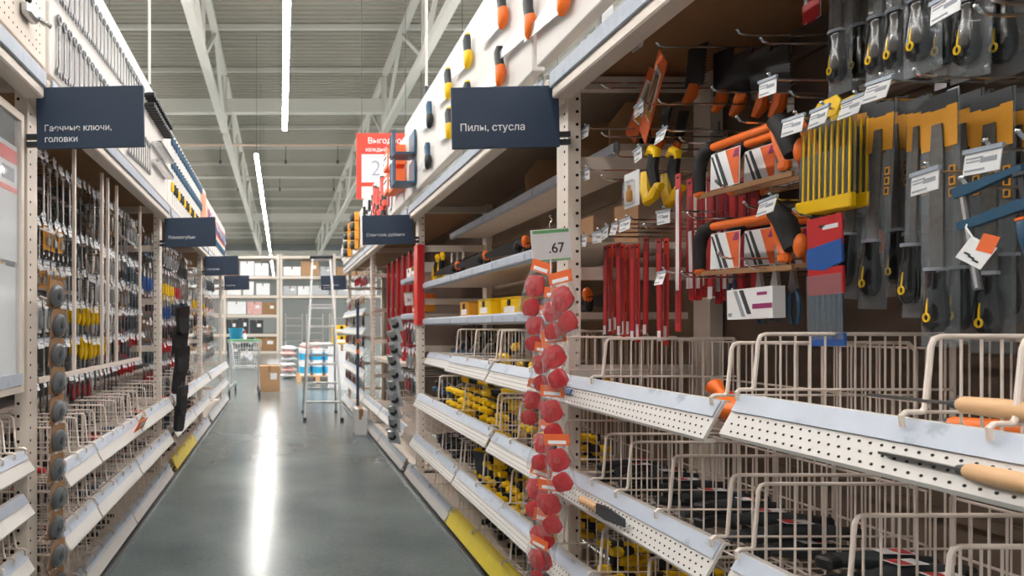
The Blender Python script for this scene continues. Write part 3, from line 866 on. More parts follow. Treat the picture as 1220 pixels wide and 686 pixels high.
def p_wrench(L=0.2, w=0.014):
    b = MB().prism([(-w * 0.3, -0.02), (w * 0.3, -0.02), (w * 0.36, -L + 0.03), (-w * 0.36, -L + 0.03)], -0.0025, 0.0025, FZ)
    ring = [(w * 0.85 * math.cos(2 * PI * k / 10), 0, -0.012 + w * 0.85 * math.sin(2 * PI * k / 10)) for k in range(10)]
    b.tube(ring, w * 0.32, 6, closed=True)
    z = -L + 0.012
    b.prism([(-w * 0.4, z + 0.022), (w * 0.4, z + 0.022), (w * 1.1, z + 0.006), (w * 0.95, z - 0.014), (w * 0.45, z - 0.012), (w * 0.4, z + 0.002), (-w * 0.4, z + 0.002), (-w * 0.45, z - 0.012), (-w * 0.95, z - 0.014), (-w * 1.1, z + 0.006)], -0.0035, 0.0035, FZ)
    return b

def p_blister(card, tool, w=0.06, L=0.16):
    c = MB().box((0, 0.002, -L / 2), (w, 0.0015, L)).box((0, 0.0008, -0.02), (w * 0.9, 0.001, 0.022), 1)
    t = MB().lathe((0, -0.008, -0.05), (0, -0.008, -L + 0.02), [(0, 0.006), (0.3, 0.006), (0.34, 0.011), (0.9, 0.012), (1, 0.007)], 9)
    bub = MB().box((0, -0.009, -L / 2 - 0.012), (w * 0.62, 0.024, L * 0.7), ch=0.008)
    return ('blister_pack', [('card', c.mesh('card', [card, 'paper'])), ('tool', t.mesh('tool', tool, True)), ('bubble', bub.mesh('bubble', 'clear'))])

def p_pliers(m):
    h = MB()
    for s in (-1, 1):
        h.tube([(s * 0.006, 0, -0.07), (s * 0.018, 0, -0.1), (s * 0.02, 0, -0.15), (s * 0.012, 0, -0.19)], [0.006, 0.008, 0.008, 0.006], 7)
    j = MB().prism([(-0.004, 0.0), (0.004, 0.0), (0.012, -0.05), (0.016, -0.065), (0.008, -0.085), (-0.008, -0.085), (-0.016, -0.065), (-0.012, -0.05)], -0.006, 0.006, FZ)
    return ('pliers', [('grips', h.mesh('grips', m, True)), ('jaws', j.mesh('jaws', 'steel'))])

def p_screwdriver(m, L=0.2):
    h = MB().lathe((0, 0, 0.0), (0, 0, -L * 0.45), [(0, 0.008), (0.06, 0.014), (0.3, 0.012), (0.7, 0.015), (0.92, 0.010), (1, 0.007)], 9)
    s = MB().lathe((0, 0, -L * 0.45), (0, 0, -L), [(0, 0.0035), (0.9, 0.0035), (1, 0.002)], 6)
    return ('screwdriver', [('handle', h.mesh('handle', m, True)), ('shank', s.mesh('shank', 'steel', True))])

def p_disc_pack():
    card = MB().prism([(-0.042, 0.0), (0.042, 0.0), (0.05, -0.02), (0.05, -0.11), (-0.05, -0.11), (-0.05, -0.02)], 0.008, 0.010, FZ)
    disc = MB().lathe((0, -0.012, -0.062), (0, 0.006, -0.062), [(0, 0.02), (0.08, 0.034), (0.5, 0.042), (1, 0.042)], 16)
    hub = MB().lathe((0, -0.016, -0.062), (0, -0.011, -0.062), [(0, 0.01), (1, 0.018)], 12)
    bub = MB().lathe((0, -0.022, -0.062), (0, 0.007, -0.062), [(0, 0.03), (0.3, 0.043), (1, 0.047)], 16)
    return ('disc_pack', [('card', card.mesh('card', 'brown')), ('disc', disc.mesh('disc', 'toolsteel', True), [('hub', hub.mesh('hub', 'black', True))]), ('bubble', bub.mesh('bubble', 'clear', True))])

def p_red_bag():
    bag = MB()
    xs = 7; zs = [0, -0.02, -0.05, -0.09, -0.13, -0.16, -0.18]; dep = [0.001, 0.010, 0.022, 0.026, 0.022, 0.010, 0.001]
    wd = [0.042, 0.046, 0.05, 0.047, 0.051, 0.046, 0.042]
    for sgn in (-1, 1):
        vs = []; fs = []
        for j, z in enumerate(zs):
            for i in range(xs):
                u = -1 + 2 * i / (xs - 1)
                vs.append((u * wd[j], sgn * dep[j] * math.sqrt(max(0, 1 - u * u)) + 0.003 * math.sin(5 * u + z * 60), z))
        for j in range(len(zs) - 1):
            for i in range(xs - 1):
                fs.append((j * xs + i, j * xs + i + 1, (j + 1) * xs + i + 1, (j + 1) * xs + i))
        bag.add(vs, fs)
    head = MB().box((0, 0, 0.012), (0.086, 0.003, 0.04)).box((0.0, -0.002, 0.004), (0.06, 0.0012, 0.012), 1)
    def disc(z, x, r):
        b = MB().lathe((x, -0.014, z), (x, 0.012, z), [(0, r * 0.35), (0.08, r * 0.75), (0.2, r), (0.85, r), (1, r * 0.7)], 16)
        b.v = [(p[0] * (1 + 0.06 * math.sin(9 * p[2] * 20)), p[1] * 0.6 + 0.003 * math.sin(p[0] * 160) * math.sin(p[2] * 130), p[2] + 0.004 * math.sin(p[0] * 120)) for p in b.v]
        return b
    d1 = disc(-0.058, -0.004, 0.041).mesh('disc', 'discred', True)
    d2 = disc(-0.134, 0.005, 0.034).mesh('disc', 'discred', True)
    core = MB().cyl((-0.004, -0.0125, -0.058), (-0.004, -0.0095, -0.058), 0.011, n=12).mesh('core', 'red')
    return ('red_tape_bag', [('bag', bag.mesh('bag', 'clearbag', True)), ('header_card', head.mesh('head', ['orangecard', 'paper'])), ('disc', d1, [('core', core)]), ('disc', d2)])

def p_spring_clamp(m='yellow'):
    """lies on its side: long axis along x, in the x-z plane"""
    arms = MB(); grips = MB()
    for s in (-1, 1):
        arms.tube([(-0.085, 0, s * 0.014), (-0.05, 0, s * 0.026), (-0.012, 0, s * 0.017), (0.03, 0, -s * 0.0), (0.03, 0, s * 0.004)], [0.012, 0.013, 0.014, 0.013, 0.010], 7)
        arms.tube([(0.02, 0, s * 0.010), (0.065, 0, s * 0.032), (0.10, 0, s * 0.040)], [0.015, 0.014, 0.013], 7)
        arms.tube([(0.085, 0, s * 0.037), (0.10, 0, s * 0.041), (0.128, 0, s * 0.047)], [0.015, 0.0195, 0.013], 8)
        grips.tube([(0.046, 0, s * 0.024), (0.068, 0, s * 0.033), (0.088, 0, s * 0.038)], 0.0165, 7)
    pads = MB().box((-0.09, 0, 0.006), (0.03, 0.028, 0.011)).box((-0.09, 0, -0.006), (0.03, 0.028, 0.011))
    return ('spring_clamp', [('arms', arms.mesh('arms', m, True)), ('grip_sleeves', grips.mesh('grips', 'rubber', True)), ('jaw_pads', pads.mesh('pads', 'black'))])

def p_plane():
    body = MB().prism([(-0.1, 0), (0.1, 0), (0.1, 0.022), (0.055, 0.03), (0.03, 0.02), (-0.06, 0.02), (-0.1, 0.026)], -0.025, 0.025, lambda u, v, t: (u, t, v))
    iron = MB().box((-0.005, 0, 0.045), (0.09, 0.036, 0.014), R=Matrix.Rotation(-0.6, 3, 'Y'))
    knob = MB().lathe((0.07, 0, 0.024), (0.07, 0, 0.075), [(0, 0.012), (0.3, 0.010), (0.7, 0.019), (1, 0.010)], 10)
    tote = MB().tube([(-0.07, 0, 0.02), (-0.062, 0, 0.05), (-0.078, 0, 0.085), (-0.095, 0, 0.098)], [0.016, 0.014, 0.015, 0.008], 8)
    return ('hand_plane', [('body', body.mesh('body', 'teal')), ('cap_iron', iron.mesh('iron', 'steel')), ('knob', knob.mesh('knob', 'black', True)), ('tote', tote.mesh('tote', 'black', True))])

def p_chisel(wood=True, L=0.26):
    h = MB().lathe((0.0, 0, 0), (0.115, 0, 0), [(0, 0.010), (0.05, 0.0135), (0.5, 0.0155), (0.9, 0.0135), (1, 0.009)], 12)
    b = MB().prism([(-L + 0.115, -0.004), (-0.05, -0.005), (-0.02, -0.004), (0.0, -0.003), (0.0, 0.003), (-0.02, 0.004), (-0.05, 0.005), (-L + 0.125, 0.004)], -0.0025, 0.0025, lambda u, v, t: (u, v, t))
    c = MB().cyl((-0.012, 0, 0), (0.004, 0, 0), 0.0075, 0.011, n=10)
    return ('rasp', [('handle', h.mesh('handle', 'wood' if wood else 'orange', True), [('ferrule', c.mesh('ferrule', 'charcoal', True))]), ('blade', b.mesh('blade', 'darksteel'))])

def p_long_saw_in_guard():
    g = MB().prism([(-0.16, -0.008), (0.14, -0.022), (0.14, 0.03), (-0.16, 0.012)], -0.006, 0.006, FZ)
    h = MB().tube([(0.13, 0, 0.0), (0.165, 0, 0.02), (0.2, 0, 0.0), (0.19, 0, -0.03), (0.15, 0, -0.03)], [0.016, 0.018, 0.016, 0.015, 0.014], 8)
    t = MB().ball((0.2, 0, 0.012), 0.02, 8, 6, s=(0.7, 0.9, 1.3))
    return ('saw', [('blade_guard', g.mesh('guard', 'black')), ('handle', h.mesh('handle', 'rubber', True)), ('handle_tip', t.mesh('tip', 'orange', True))])

def p_tool_case(m):
    b = MB().box((0, 0, 0), (0.2, 0.11, 0.08), ch=0.006)
    l = MB().box((0, 0, 0.042), (0.204, 0.114, 0.008), ch=0.002)
    c = MB().box((0, -0.058, 0.02), (0.03, 0.006, 0.03), ch=0.002)
    p = MB().box((0, -0.0562, -0.012), (0.12, 0.001, 0.03))
    return ('tool_case', [('body', b.mesh('body', m)), ('lid', l.mesh('lid', m)), ('latch', c.mesh('latch', 'black')), ('label', p.mesh('label', 'paper'))])

def p_black_bundle():
    """bagged dark hand tool lying in a basket"""
    body = MB().tube([(-0.11, 0, 0.026), (-0.04, 0.008, 0.028), (0.03, 0, 0.028), (0.1, -0.004, 0.028)], [0.013, 0.02, 0.022, 0.014], 9)
    head = MB().box((0.11, 0, 0.024), (0.05, 0.034, 0.028), R=Matrix.Rotation(0.4, 3, 'Z'), ch=0.006)
    lab = MB().box((-0.02, 0.006, 0.0515), (0.07, 0.034, 0.001)).box((-0.035, 0.006, 0.0523), (0.03, 0.028, 0.001), 1)
    return ('bagged_tool', [('handle', body.mesh('body', 'charcoal', True)), ('head', head.mesh('head', 'black')), ('label', lab.mesh('label', ['paper', 'red']))])

def p_pouch():
    b = MB()
    b.prism([(-0.06, 0.0), (0.06, 0.0), (0.068, -0.06), (0.06, -0.19), (0.035, -0.21), (-0.035, -0.21), (-0.06, -0.19), (-0.068, -0.06)], -0.018, 0.018, FZ)
    f = MB().prism([(-0.062, 0.006), (0.062, 0.006), (0.064, -0.06), (0.0, -0.085), (-0.064, -0.06)], -0.026, -0.0185, FZ)
    l = MB().tube([(-0.02, 0, 0), (0, 0, 0.03), (0.02, 0, 0)], 0.005, 5)
    return ('tool_pouch', [('body', b.mesh('body', 'rubber')), ('flap', f.mesh('flap', 'black')), ('loop', l.mesh('loop', 'black', True))])
# ------------------------------------------------------------------ the file, hacksaw and blade bay (R0)
def put(proto, px, py, X, label, cat, group=None, tilt=0.0, yaw=0.0, scale=1.0, pitch=0.0):
    p = spot(px, py, X)
    return spawn(proto, label, cat, p, (pitch, tilt, FACE_R + yaw), group, scale)
def bare_hook(bay, p, w, **k):
    return bay.hook(p.y, p.z + 0.004, w, **k)

FILE = p_file_pack()
FILE_BIG = p_file_pack(L=0.50, w=0.074, blade=0.026)
FILE_SLIM = p_file_pack(L=0.46, w=0.050, blade=0.014)
# lower row: hang points read off the photograph
lower = [(1030, 118, 1.345, 0.12, FILE, 'clear-sleeved half-round file leaning against its neighbour beside the yellow needle files'),
         (1049, 122, 1.335, 0.05, FILE, 'clear-sleeved file with black handle between the leaning file and the price tags'),
         (1118, 112, 1.30, 0.0, FILE_BIG, 'wide clear-sleeved file with amber card directly behind the front price tag'),
         (1094, 116, 1.33, 0.03, FILE_SLIM, 'narrow clear-sleeved file half covered by the wide amber file pack'),
         (1146, 112, 1.36, 0.0, FILE_BIG, 'clear-sleeved file whose yellow loop shows behind the bar clamp'),
         (1180, 110, 1.36, 0.0, FILE_BIG, 'clear-sleeved file hanging behind the blue bar clamp jaws')]
for k, (px, py, X, tl, pr, lb) in enumerate(lower):
    t = put(pr, px, py, X, lb, 'file', tilt=tl, yaw=rnd(-0.05, 0.05))
    p = spot(px, py, X)
for px, py, X in ((1066, 118, 1.43), (1085, 118, 1.43), (1100, 118, 1.47), (1160, 112, 1.45), (1200, 110, 1.45), (1215, 112, 1.42), (1012, 120, 1.48), (1035, 122, 1.52)):
    put(random.choice((FILE, FILE_SLIM)), px, py, X, 'clear-sleeved file in the shaded second rank behind the lower row of files', 'file', 'second rank of files', tilt=rnd(-0.03, 0.05))
# upper row, hung above the edge of the picture
for px, pyb, X, pr, lb in ((1000, 112, 1.36, FILE, 'clear-sleeved file of the upper row straight above the yellow needle files'),
                       (1024, 106, 1.41, FILE_SLIM, 'slim clear-sleeved file of the upper row behind the tag pair'),
                       (1052, 100, 1.35, FILE, 'clear-sleeved file of the upper row above the tilted price tag'),
                       (1076, 94, 1.34, FILE, 'clear-sleeved file of the upper row with a yellow loop beside the tilted price tag'),
                       (1098, 88, 1.32, FILE_BIG, 'wide clear-sleeved file of the upper row above the amber cards'),
                       (1132, 92, 1.38, FILE_BIG, 'shaded clear-sleeved file of the upper row behind the big white tag'),
                       (1166, 90, 1.36, FILE_BIG, 'wide clear-sleeved file of the upper row with its yellow loop in the open'),
                       (1196, 92, 1.42, FILE_BIG, 'last clear-sleeved file of the upper row above the bar clamp')):
    p = spot(px, pyb, X)
    L = 0.50 if pr is FILE_BIG else 0.46
    spawn(pr, lb, 'file', (p.x, p.y, p.z + L), (0, rnd(-0.02, 0.04), FACE_R + rnd(-0.06, 0.06)))
# hooks with price tags of the file section
for px, py, X, kw in ((1050, 97, 1.24, dict(tilt=-0.25)), (1019, 118, 1.255, {}), (979, 130, 1.26, {}), (947, 141, 1.27, {}), (1129, -4, 1.22, {}), (1104, 205, 1.225, dict(tilt=-0.1)), (1174, 178, 1.20, dict(tilt=-0.1)),
                      (1090, 92, 1.24, dict(tag_=False)), (1163, 18, 1.22, dict(tag_=False)), (1178, 4, 1.22, dict(tag_=False)), (1213, 168, 1.19, dict(tag_=False)), (1145, 223, 1.185, dict(tag_=False))):
    hook_px(R0, px, py, X, **kw)

# yellow needle files
(np_, ndl, stripe, nw) = p_needle_set()
NEEDLE = np_
for px, X, lb in ((984, 1.29, 'yellow needle file set in a clear pouch beside the red and blue pouch'), (1004, 1.34, 'second yellow needle file set hanging behind the first')):
    t = put(NEEDLE, px, 126, X, lb, 'file set', tilt=0.02)
    for k in range(9):
        x = -nw / 2 + 0.012 + k * (nw - 0.024) / 8
        obj('needle_file', ndl, t, (x, 0, 0))
        obj('divider_strip', stripe, t, (x + 0.007, 0, 0))
hook_px(R0, 941, 116, 1.30, tag_=False)
RB = p_red_blue_set()
put(RB, 982, 258, 1.26, 'red and blue needle file pouch hanging below the yellow set', 'file set', tilt=-0.03)
hook_px(R0, 946, 257, 1.24, tag_=False)
# red packet at the very top
t = put(p_strip(0.05, 0.16, 'paper'), 968, -48, 1.40, 'red and white packet hanging beside the upper files', 'packet', tilt=0.0)
obj('red_band', MB().box((0, -0.004, -0.135), (0.052, 0.002, 0.05)).mesh('red_band', 'red'), t)

# hacksaws: two deep on each of two rows
HS = p_hacksaw()
for row, py in enumerate((163, 264)):
    rn = ('upper', 'lower')[row]
    for X, px, pos in ((1.30, 885, 'front'), (1.40, 928, 'middle'), (1.50, 968, 'rear')):
        put(HS, px, py - (4 if pos != 'front' else 0), X, 'orange and black mini hacksaw, %s one of the %s row' % (pos, rn), 'hacksaw', tilt=0.04)
for px, py, X, kw in ((878, 146, 1.24, dict(tag_=False)), (916, 95, 1.27, {}), (887, 248, 1.24, dict(tag_=False)), (917, 238, 1.24, {}), (848, 110, 1.27, dict(tag_=False)), (853, 222, 1.27, dict(tag_=False)),
                      (820, 260, 1.25, dict(tag_=False)), (812, 330, 1.25, dict(tag_=False)), (856, 308, 1.25, dict(tag_=False)), (888, 320, 1.24, dict(tag_=False)), (878, 42, 1.3, dict(tag_=False)), (906, 52, 1.3, dict(tag_=False))):
    hook_px(R0, px, py, X, **kw)
# blue tools low behind the hacksaws
PL_BLUE = p_pliers('teal')
for px, py, X in ((905, 322, 1.36), (925, 315, 1.33), (945, 318, 1.36), (872, 312, 1.45)):
    put(PL_BLUE, px, py, X, 'dark blue pliers hanging below the hacksaws', 'pliers', 'dark blue pliers under the hacksaws', tilt=rnd(-0.1, 0.1), scale=0.8)
put(p_white_box(), 899, 342, 1.30, 'white carton with a purple stripe hanging under the hacksaws', 'box', tilt=-0.02, scale=1.12)

# black pruning saws with orange grips at the back
PS = p_pruning_saw()
for px, py, X, tl in ((832, 52, 1.50, 0.1), (862, 60, 1.56, 0.0), (884, 62, 1.56, 0.0), (905, 60, 1.52, -0.1), (925, 58, 1.52, -0.1)):
    put(PS, px, py, X, 'black sheathed pruning saw with orange grip on the shaded top hooks', 'saw', 'pruning saws on the top hooks', tilt=tl, yaw=0.3)
for px, py, X, tl in ((795, 128, 1.52, 0.3), (815, 132, 1.56, 0.3)):
    put(PS, px, py, X, 'black sheathed pruning saw low behind the orange blade card', 'saw', 'pruning saws behind the blade card', tilt=tl, scale=0.8)
put(p_saw_card(), 790, 66, 1.28, 'tilted orange blade card swinging from the top hook', 'blade card', tilt=0.82, yaw=-0.25, scale=1.38)
put(p_saw_card(), 781, 84, 1.40, 'orange blade card partly hidden by the tilted one', 'blade card', tilt=0.70, scale=1.2)
CARDW = p_blister('paper', 'charcoal', 0.09, 0.05)
for px, py, X, kw in ((762, 46, 1.27, {}), (696, 99, 1.20, {}), (697, 153, 1.20, {}), (762, 124, 1.25, {}), (790, 156, 1.24, {}), (760, 178, 1.24, {}), (698, 203, 1.2, {}), (791, 252, 1.24, {}), (717, 105, 1.24, dict(tag_=False)), (782, 56, 1.27, dict(tag_=False)),
                      (717, 163, 1.24, dict(tag_=False)), (784, 124, 1.27, dict(tag_=False)), (717, 214, 1.24, dict(tag_=False)), (810, 170, 1.26, dict(tag_=False)), (732, 187, 1.3, dict(tag_=False)),
                      (712, 277, 1.22, {}), (722, 272, 1.23, {}), (734, 267, 1.23, {}), (746, 262, 1.23, {}), (695, 282, 1.19, {}), (767, 273, 1.24, dict(tag_=False)), (790, 325, 1.22, {})):
    hook_px(R0, px, py, X, **kw)
# yellow angle clamps and their card
EL = p_elbow()
put(EL, 776, 190, 1.26, 'yellow angle clamp with black grip, front one of two', 'clamp', tilt=0.0, scale=1.15)
put(EL, 801, 192, 1.32, 'yellow angle clamp with black grip, rear one of two', 'clamp', tilt=0.0, scale=1.15)
wc = put(p_blister('paper', 'amber', 0.10, 0.13), 752, 205, 1.30, 'white and yellow card hanging behind the yellow angle clamps', 'card')
# red blade packs
RED_A = p_strip(0.027, 0.36, 'brightred', 0.05, -0.32)
RED_B = p_strip(0.030, 0.34, 'darkred', 0.035, -0.33)
RED_C = p_strip(0.024, 0.36, 'red', 0.17, -0.24)
x = 722
k = 0
while x < 762:
    put(RED_A if k % 3 else RED_B, x, 291 + rnd(-2, 2), 1.27 + 0.035 * (k % 3), 'narrow red blade pack hanging below the row of four price tags', 'blade pack', 'red blade packs below the row of tags', tilt=rnd(-0.02, 0.02))
    x += rnd(4.5, 6.5); k += 1
for px, py, X, pr in ((770, 282, 1.30, RED_B), (785, 284, 1.28, RED_B), (794, 284, 1.30, RED_A)):
    put(pr, px, py, X, 'red blade pack between the row of tags and the tall lettered pack', 'blade pack', 'red blade packs beside the tall pack', tilt=rnd(-0.02, 0.02))
tp = put(p_strip(0.026, 0.50, 'red', 0.32, -0.21), 808, 207, 1.26, 'tall red blade pack with a long white label', 'blade pack')
for r, (ya, X) in enumerate(((208, 1.44), (212, 1.52))):
    x = 822
    while x < 905:
        put(random.choice((RED_B, RED_B, RED_C)), x, ya + rnd(-3, 6), X + rnd(-0.02, 0.02), 'dark red blade pack in the shaded rank behind the hacksaws', 'blade pack', 'red blade packs behind the hacksaws', tilt=rnd(-0.03, 0.03), scale=1.18)
        x += rnd(11, 15)
# bar clamp on the end hook
put(p_clamp(), 1146, 229, 1.175, 'blue bar clamp with steel rail and a white and orange swing tag', 'clamp', tilt=-0.14, yaw=0.1, scale=0.58)
# cardboard dividers behind
for (px, X, y0, y1, z0, z1) in ((0, 1.62, 2.05, 2.45, 1.46, 1.66), (0, 1.66, 1.95, 2.45, 1.72, 1.9)):
    tag(obj('cardboard_sheet', MB().span((X, y0, z0), (X + 0.006, y1, z1)).mesh('sheet', 'card')), 'brown cardboard sheet %s behind the hooks' % ('lying low' if z0 < 1.6 else 'standing high'), 'cardboard')

# on the lips
RASP = p_chisel()
p = Vector((0.985, 0.985, 1.045))
spawn(RASP, 'wooden-handled rasp tied to the perforated price lip', 'rasp', (XP[1] + WB - 0.012 + 0.02, 0.93, 1.038), (0, 0.0, -PI / 2 - 0.02), scale=0.95)
# basket contents of R0
spawn(RASP, 'wooden-handled tool lying in the basket below the files', 'rasp', (1.078, 1.0, 1.128), (0, 0, -PI / 2 + 0.06))
spawn(p_chisel(False), 'orange-handled tool lying in the basket below the files', 'rasp', (1.27, 1.20, 1.065), (0, 0, -PI / 2 + 0.6), scale=1.2)
saw = thing('boxed_saw', 'flat blue and orange saw carton lying in the basket below the red blades', 'saw', (1.19, 2.26, 1.004))
obj('carton', MB().box((0, 0, 0.02), (0.14, 0.27, 0.03), ch=0.003).mesh('carton', 'blue'), saw)
obj('stripe', MB().box((-0.0, -0.02, 0.0365), (0.05, 0.2, 0.003)).mesh('stripe', 'orange'), saw)
rul = thing('steel_rule', 'blue rule resting on the price lip beside the red bags', 'rule', (XP[1] + WB + 0.012, 2.3, 1.02))
obj('blade', MB().box((-0.004, 0.03, 0.006), (0.004, 0.24, 0.016), R=Matrix.Rotation(0.5, 3, 'Y')).mesh('blade', 'teal'), rul)
obj('end_cap', MB().box((-0.005, -0.095, 0.006), (0.006, 0.016, 0.018), R=Matrix.Rotation(0.5, 3, 'Y')).mesh('cap', 'blue'), rul)
scr = thing('scraper', 'wooden-handled scraper tied to the second price lip beside the red bags', 'scraper', (XP[1] + WB - 0.012, 1.98, 0.672))
obj('handle', MB().lathe((0, 0.11, 0.01), (0, 0.0, 0.01), [(0, 0.008), (0.1, 0.013), (0.6, 0.014), (1, 0.011)], 10).mesh('handle', 'wood', True), scr)
obj('blade', MB().prism([(0, -0.016), (-0.05, -0.022), (-0.16, -0.010), (-0.16, 0.014), (-0.05, 0.022), (0, 0.016)], -0.003, 0.003, lambda u, v, t: (t, u, v + 0.01)).mesh('blade', 'charcoal'), scr)
BB = p_black_bundle()
def fill(proto, bay, ya, yb, z, n, label, cat, group, wa=0.0, wb=0.33, layers=1, scale=1.0, lift=0.045, flat=True, jit=0.12, lean=0.0, across=True):
    """tools lying in a basket compartment, side by side and layer on layer"""
    for l in range(layers):
        for k in range(n):
            y = ya + (yb - ya) * (k + 0.5) / n
            w = (wa + wb) / 2 + rnd(-0.5, 0.5) * max(0.0, wb - wa - 0.12)
            q = bay.world(w, y, z + l * lift)
            rz = (0 if across else PI / 2) + random.choice((0, PI)) + rnd(-jit, jit)
            spawn(proto, label, cat, q, (PI / 2 + lean if flat else 0, 0, rz) if flat else (0, 0, rz), group, scale)
for a_, c_, n in ((1.53, 1.73, 2), (1.76, 1.94, 2), (1.97, 2.09, 1), (2.12, 2.39, 3)):
    fill(BB, R0, a_, c_, 0.664, n, 'bagged black tool in the basket with five dividers', 'tool', 'bagged tools in the five-divider basket', wa=0.12, wb=0.26, layers=2, flat=False)
for a_, c_, n in ((0.82, 1.01, 2), (1.03, 1.18, 2), (1.2, 1.42, 3)):
    fill(BB, R0, a_, c_, 0.664, n, 'bagged black tool in the basket below the wooden-handled rasp', 'tool', 'bagged tools under the rasp', wa=0.12, wb=0.26, layers=2, flat=False)
for a_, c_, n in ((0.92, 1.18, 3), (1.21, 1.42, 3)):
    fill(BB, R0, a_, c_, 0.344, n, 'bagged black tool in the lowest basket under the rasp', 'tool', 'bagged tools in the lowest basket', wa=0.12, wb=0.26, layers=2, flat=False)
ob = thing('orange_bag', 'bulging orange bag in the second basket near the gap between two lips', 'bag', (1.20, 1.55, 0.80))
ob.location = (1.19, 1.63, 1.004)
b = MB().ball((0, 0, 0.035), 0.068, 14, 9, s=(1.2, 1.15, 0.5)).ball((0.07, 0.02, 0.03), 0.05, 12, 8, s=(1.3, 1.2, 0.6))
obj('body', b.mesh('body', 'orange', True), ob)
obj('knot', MB().lathe((0, 0.05, 0.06), (0, 0.10, 0.085), [(0, 0.02), (0.4, 0.012), (1, 0.024)], 9).mesh('knot', 'orange', True), ob)
SC = p_spring_clamp()
SC2 = p_spring_clamp('amber')
HP = p_plane()
for a_, c_, n in ((1.54, 1.84, 2), (1.87, 2.11, 1), (2.14, 2.39, 1)):
    fill(SC, R0, a_, c_, 0.368, n, 'yellow spring clamp in the basket below the wooden scraper', 'clamp', 'spring clamps under the scraper', wa=0.12, wb=0.2, layers=3)
# ------------------------------------------------------------------ the clamp bay (R1)
YL = 'yellow spring clamp '
for a_, c_, n, z in ((2.65, 3.08, 3, 1.028),):
    fill(SC, R1, a_, c_, z, n, YL + 'in the topmost basket beside the red bags', 'clamp', 'spring clamps, topmost basket beside the bags', wa=0.08, wb=0.22, layers=2)
q = R1.world(0.06, 3.32, 1.085)
spawn(SC, YL + 'propped up in the topmost basket next to the planes', 'clamp', q, (0.25, -0.2, -1.4), scale=1.1)
fill(SC, R1, 3.52, 3.84, 1.028, 2, YL + 'lying in the topmost basket next to the planes', 'clamp', 'spring clamps beside the planes', wa=0.08, wb=0.2)
for a_, c_, n in ((2.62, 2.83, 1), (2.87, 3.07, 1)):
    fill(SC, R1, a_, c_, 0.686, n, YL + 'in the middle basket beside the red bags', 'clamp', 'spring clamps, middle basket beside the bags', wa=0.08, wb=0.2, layers=3)
for a_, c_, n in ((3.17, 3.68, 4), (3.72, 4.28, 4)):
    fill(SC, R1, a_, c_, 0.70, n, YL + 'in the long basket beside the blue planes', 'clamp', 'spring clamps, long basket', wa=0.05, wb=0.17, layers=4, scale=0.98)
fill(HP, R1, 4.34, 4.76, 0.678, 4, 'blue hand plane in the long basket of clamps', 'plane', 'hand planes in the long basket', wa=0.08, wb=0.2, layers=1, flat=False, jit=0.1)
fill(HP, R1, 4.34, 4.76, 0.782, 3, 'blue hand plane on top in the long basket', 'plane', 'upper hand planes in the long basket', wa=0.04, wb=0.16, layers=1, flat=False, jit=0.1)
for a_, c_, n in ((2.62, 2.93, 2), (2.97, 3.33, 3), (3.37, 3.68, 2)):
    fill(SC, R1, a_, c_, 0.366, n, YL + 'heaped in the basket above the yellow lip', 'clamp', 'spring clamps above the yellow lip', wa=0.06, wb=0.17, layers=5, lift=0.043, scale=0.98)
for a_, c_, n in ((3.8, 4.17, 4), (4.24, 4.86, 7)):
    fill(BB, R1, a_, c_, 0.352, n, 'grey bagged tool in the basket above the white base lip', 'tool', 'bagged tools above the base lip', wa=0.1, wb=0.24, layers=2, flat=False)
for a_, c_, n in ((2.65, 2.93, 3), (2.97, 3.38, 4), (3.42, 3.78, 4)):
    fill(BB, R1, a_, c_, 0.076, n, 'dark bagged tool in the basket just behind the yellow lip', 'tool', 'bagged tools behind the yellow lip', wa=0.12, wb=0.26, layers=1, flat=False)
for k, (w, y, z, e) in enumerate(((0.06, 3.88, 0.90, (1.4, 0.0, 0.1)), (0.01, 3.62, 0.905, (1.4, -0.2, 2.2)), (0.0, 3.44, 0.89, (1.2, 0.3, 0.9)), (0.02, 3.28, 0.895, (1.5, 0.1, 2.6)))):
    spawn(SC, YL + 'lying loose on top of the long basket heap', 'clamp', R1.world(w + 0.05, y, z + 0.025), e, 'loose clamps on the long basket', 1.1)
for k, (w, y, z, e) in enumerate(((-0.005, 3.6, 0.585, (1.3, 0.25, 0.5)), (0.0, 3.4, 0.59, (1.4, -0.2, 2.2)), (0.0, 3.2, 0.585, (1.2, 0.3, 0.9)), (0.0, 3.02, 0.59, (1.5, 0.1, 2.6)), (0.0, 2.82, 0.585, (1.3, 0.3, 0.4)), (0.0, 2.66, 0.59, (1.4, -0.2, 2.0)))):
    spawn(SC, YL + 'lying loose on top of the heap above the yellow lip', 'clamp', R1.world(w + 0.05, y, z + 0.025), e, 'loose clamps above the yellow lip', 1.1)
for k, y in enumerate((4.15, 4.42, 4.75)):
    c = p_tool_case('teal')
    spawn(HP, 'blue hand plane on the set-back shelf above the long basket', 'plane', R1.world(0.24, y, 1.053), (0, 0, -1.4), 'hand planes on the set-back shelf', 1.3)
    spawn(HP, 'blue hand plane stood on end behind the planes of the set-back shelf', 'plane', R1.world(0.42, y + 0.03, 1.14), (0, -0.8, -1.2), 'stood-up hand planes', 0.95)
R1.part('shelf_deck', MB().span(R1.W(0.1, 3.92, 1.035), R1.W(0.55, 5.15, 1.05)), 'cream')
tag(obj('product_card', MB().box((0, 0, 0.1), (0.09, 0.008, 0.2), R=Matrix.Rotation(0.3, 3, 'X')).mesh('product_card', ['charcoal']), None, R1.world(-0.0, 3.53, 0.36), (0, 0, FACE_R + 0.6)), 'dark folded pouch with a white patch among the yellow clamps', 'pouch')

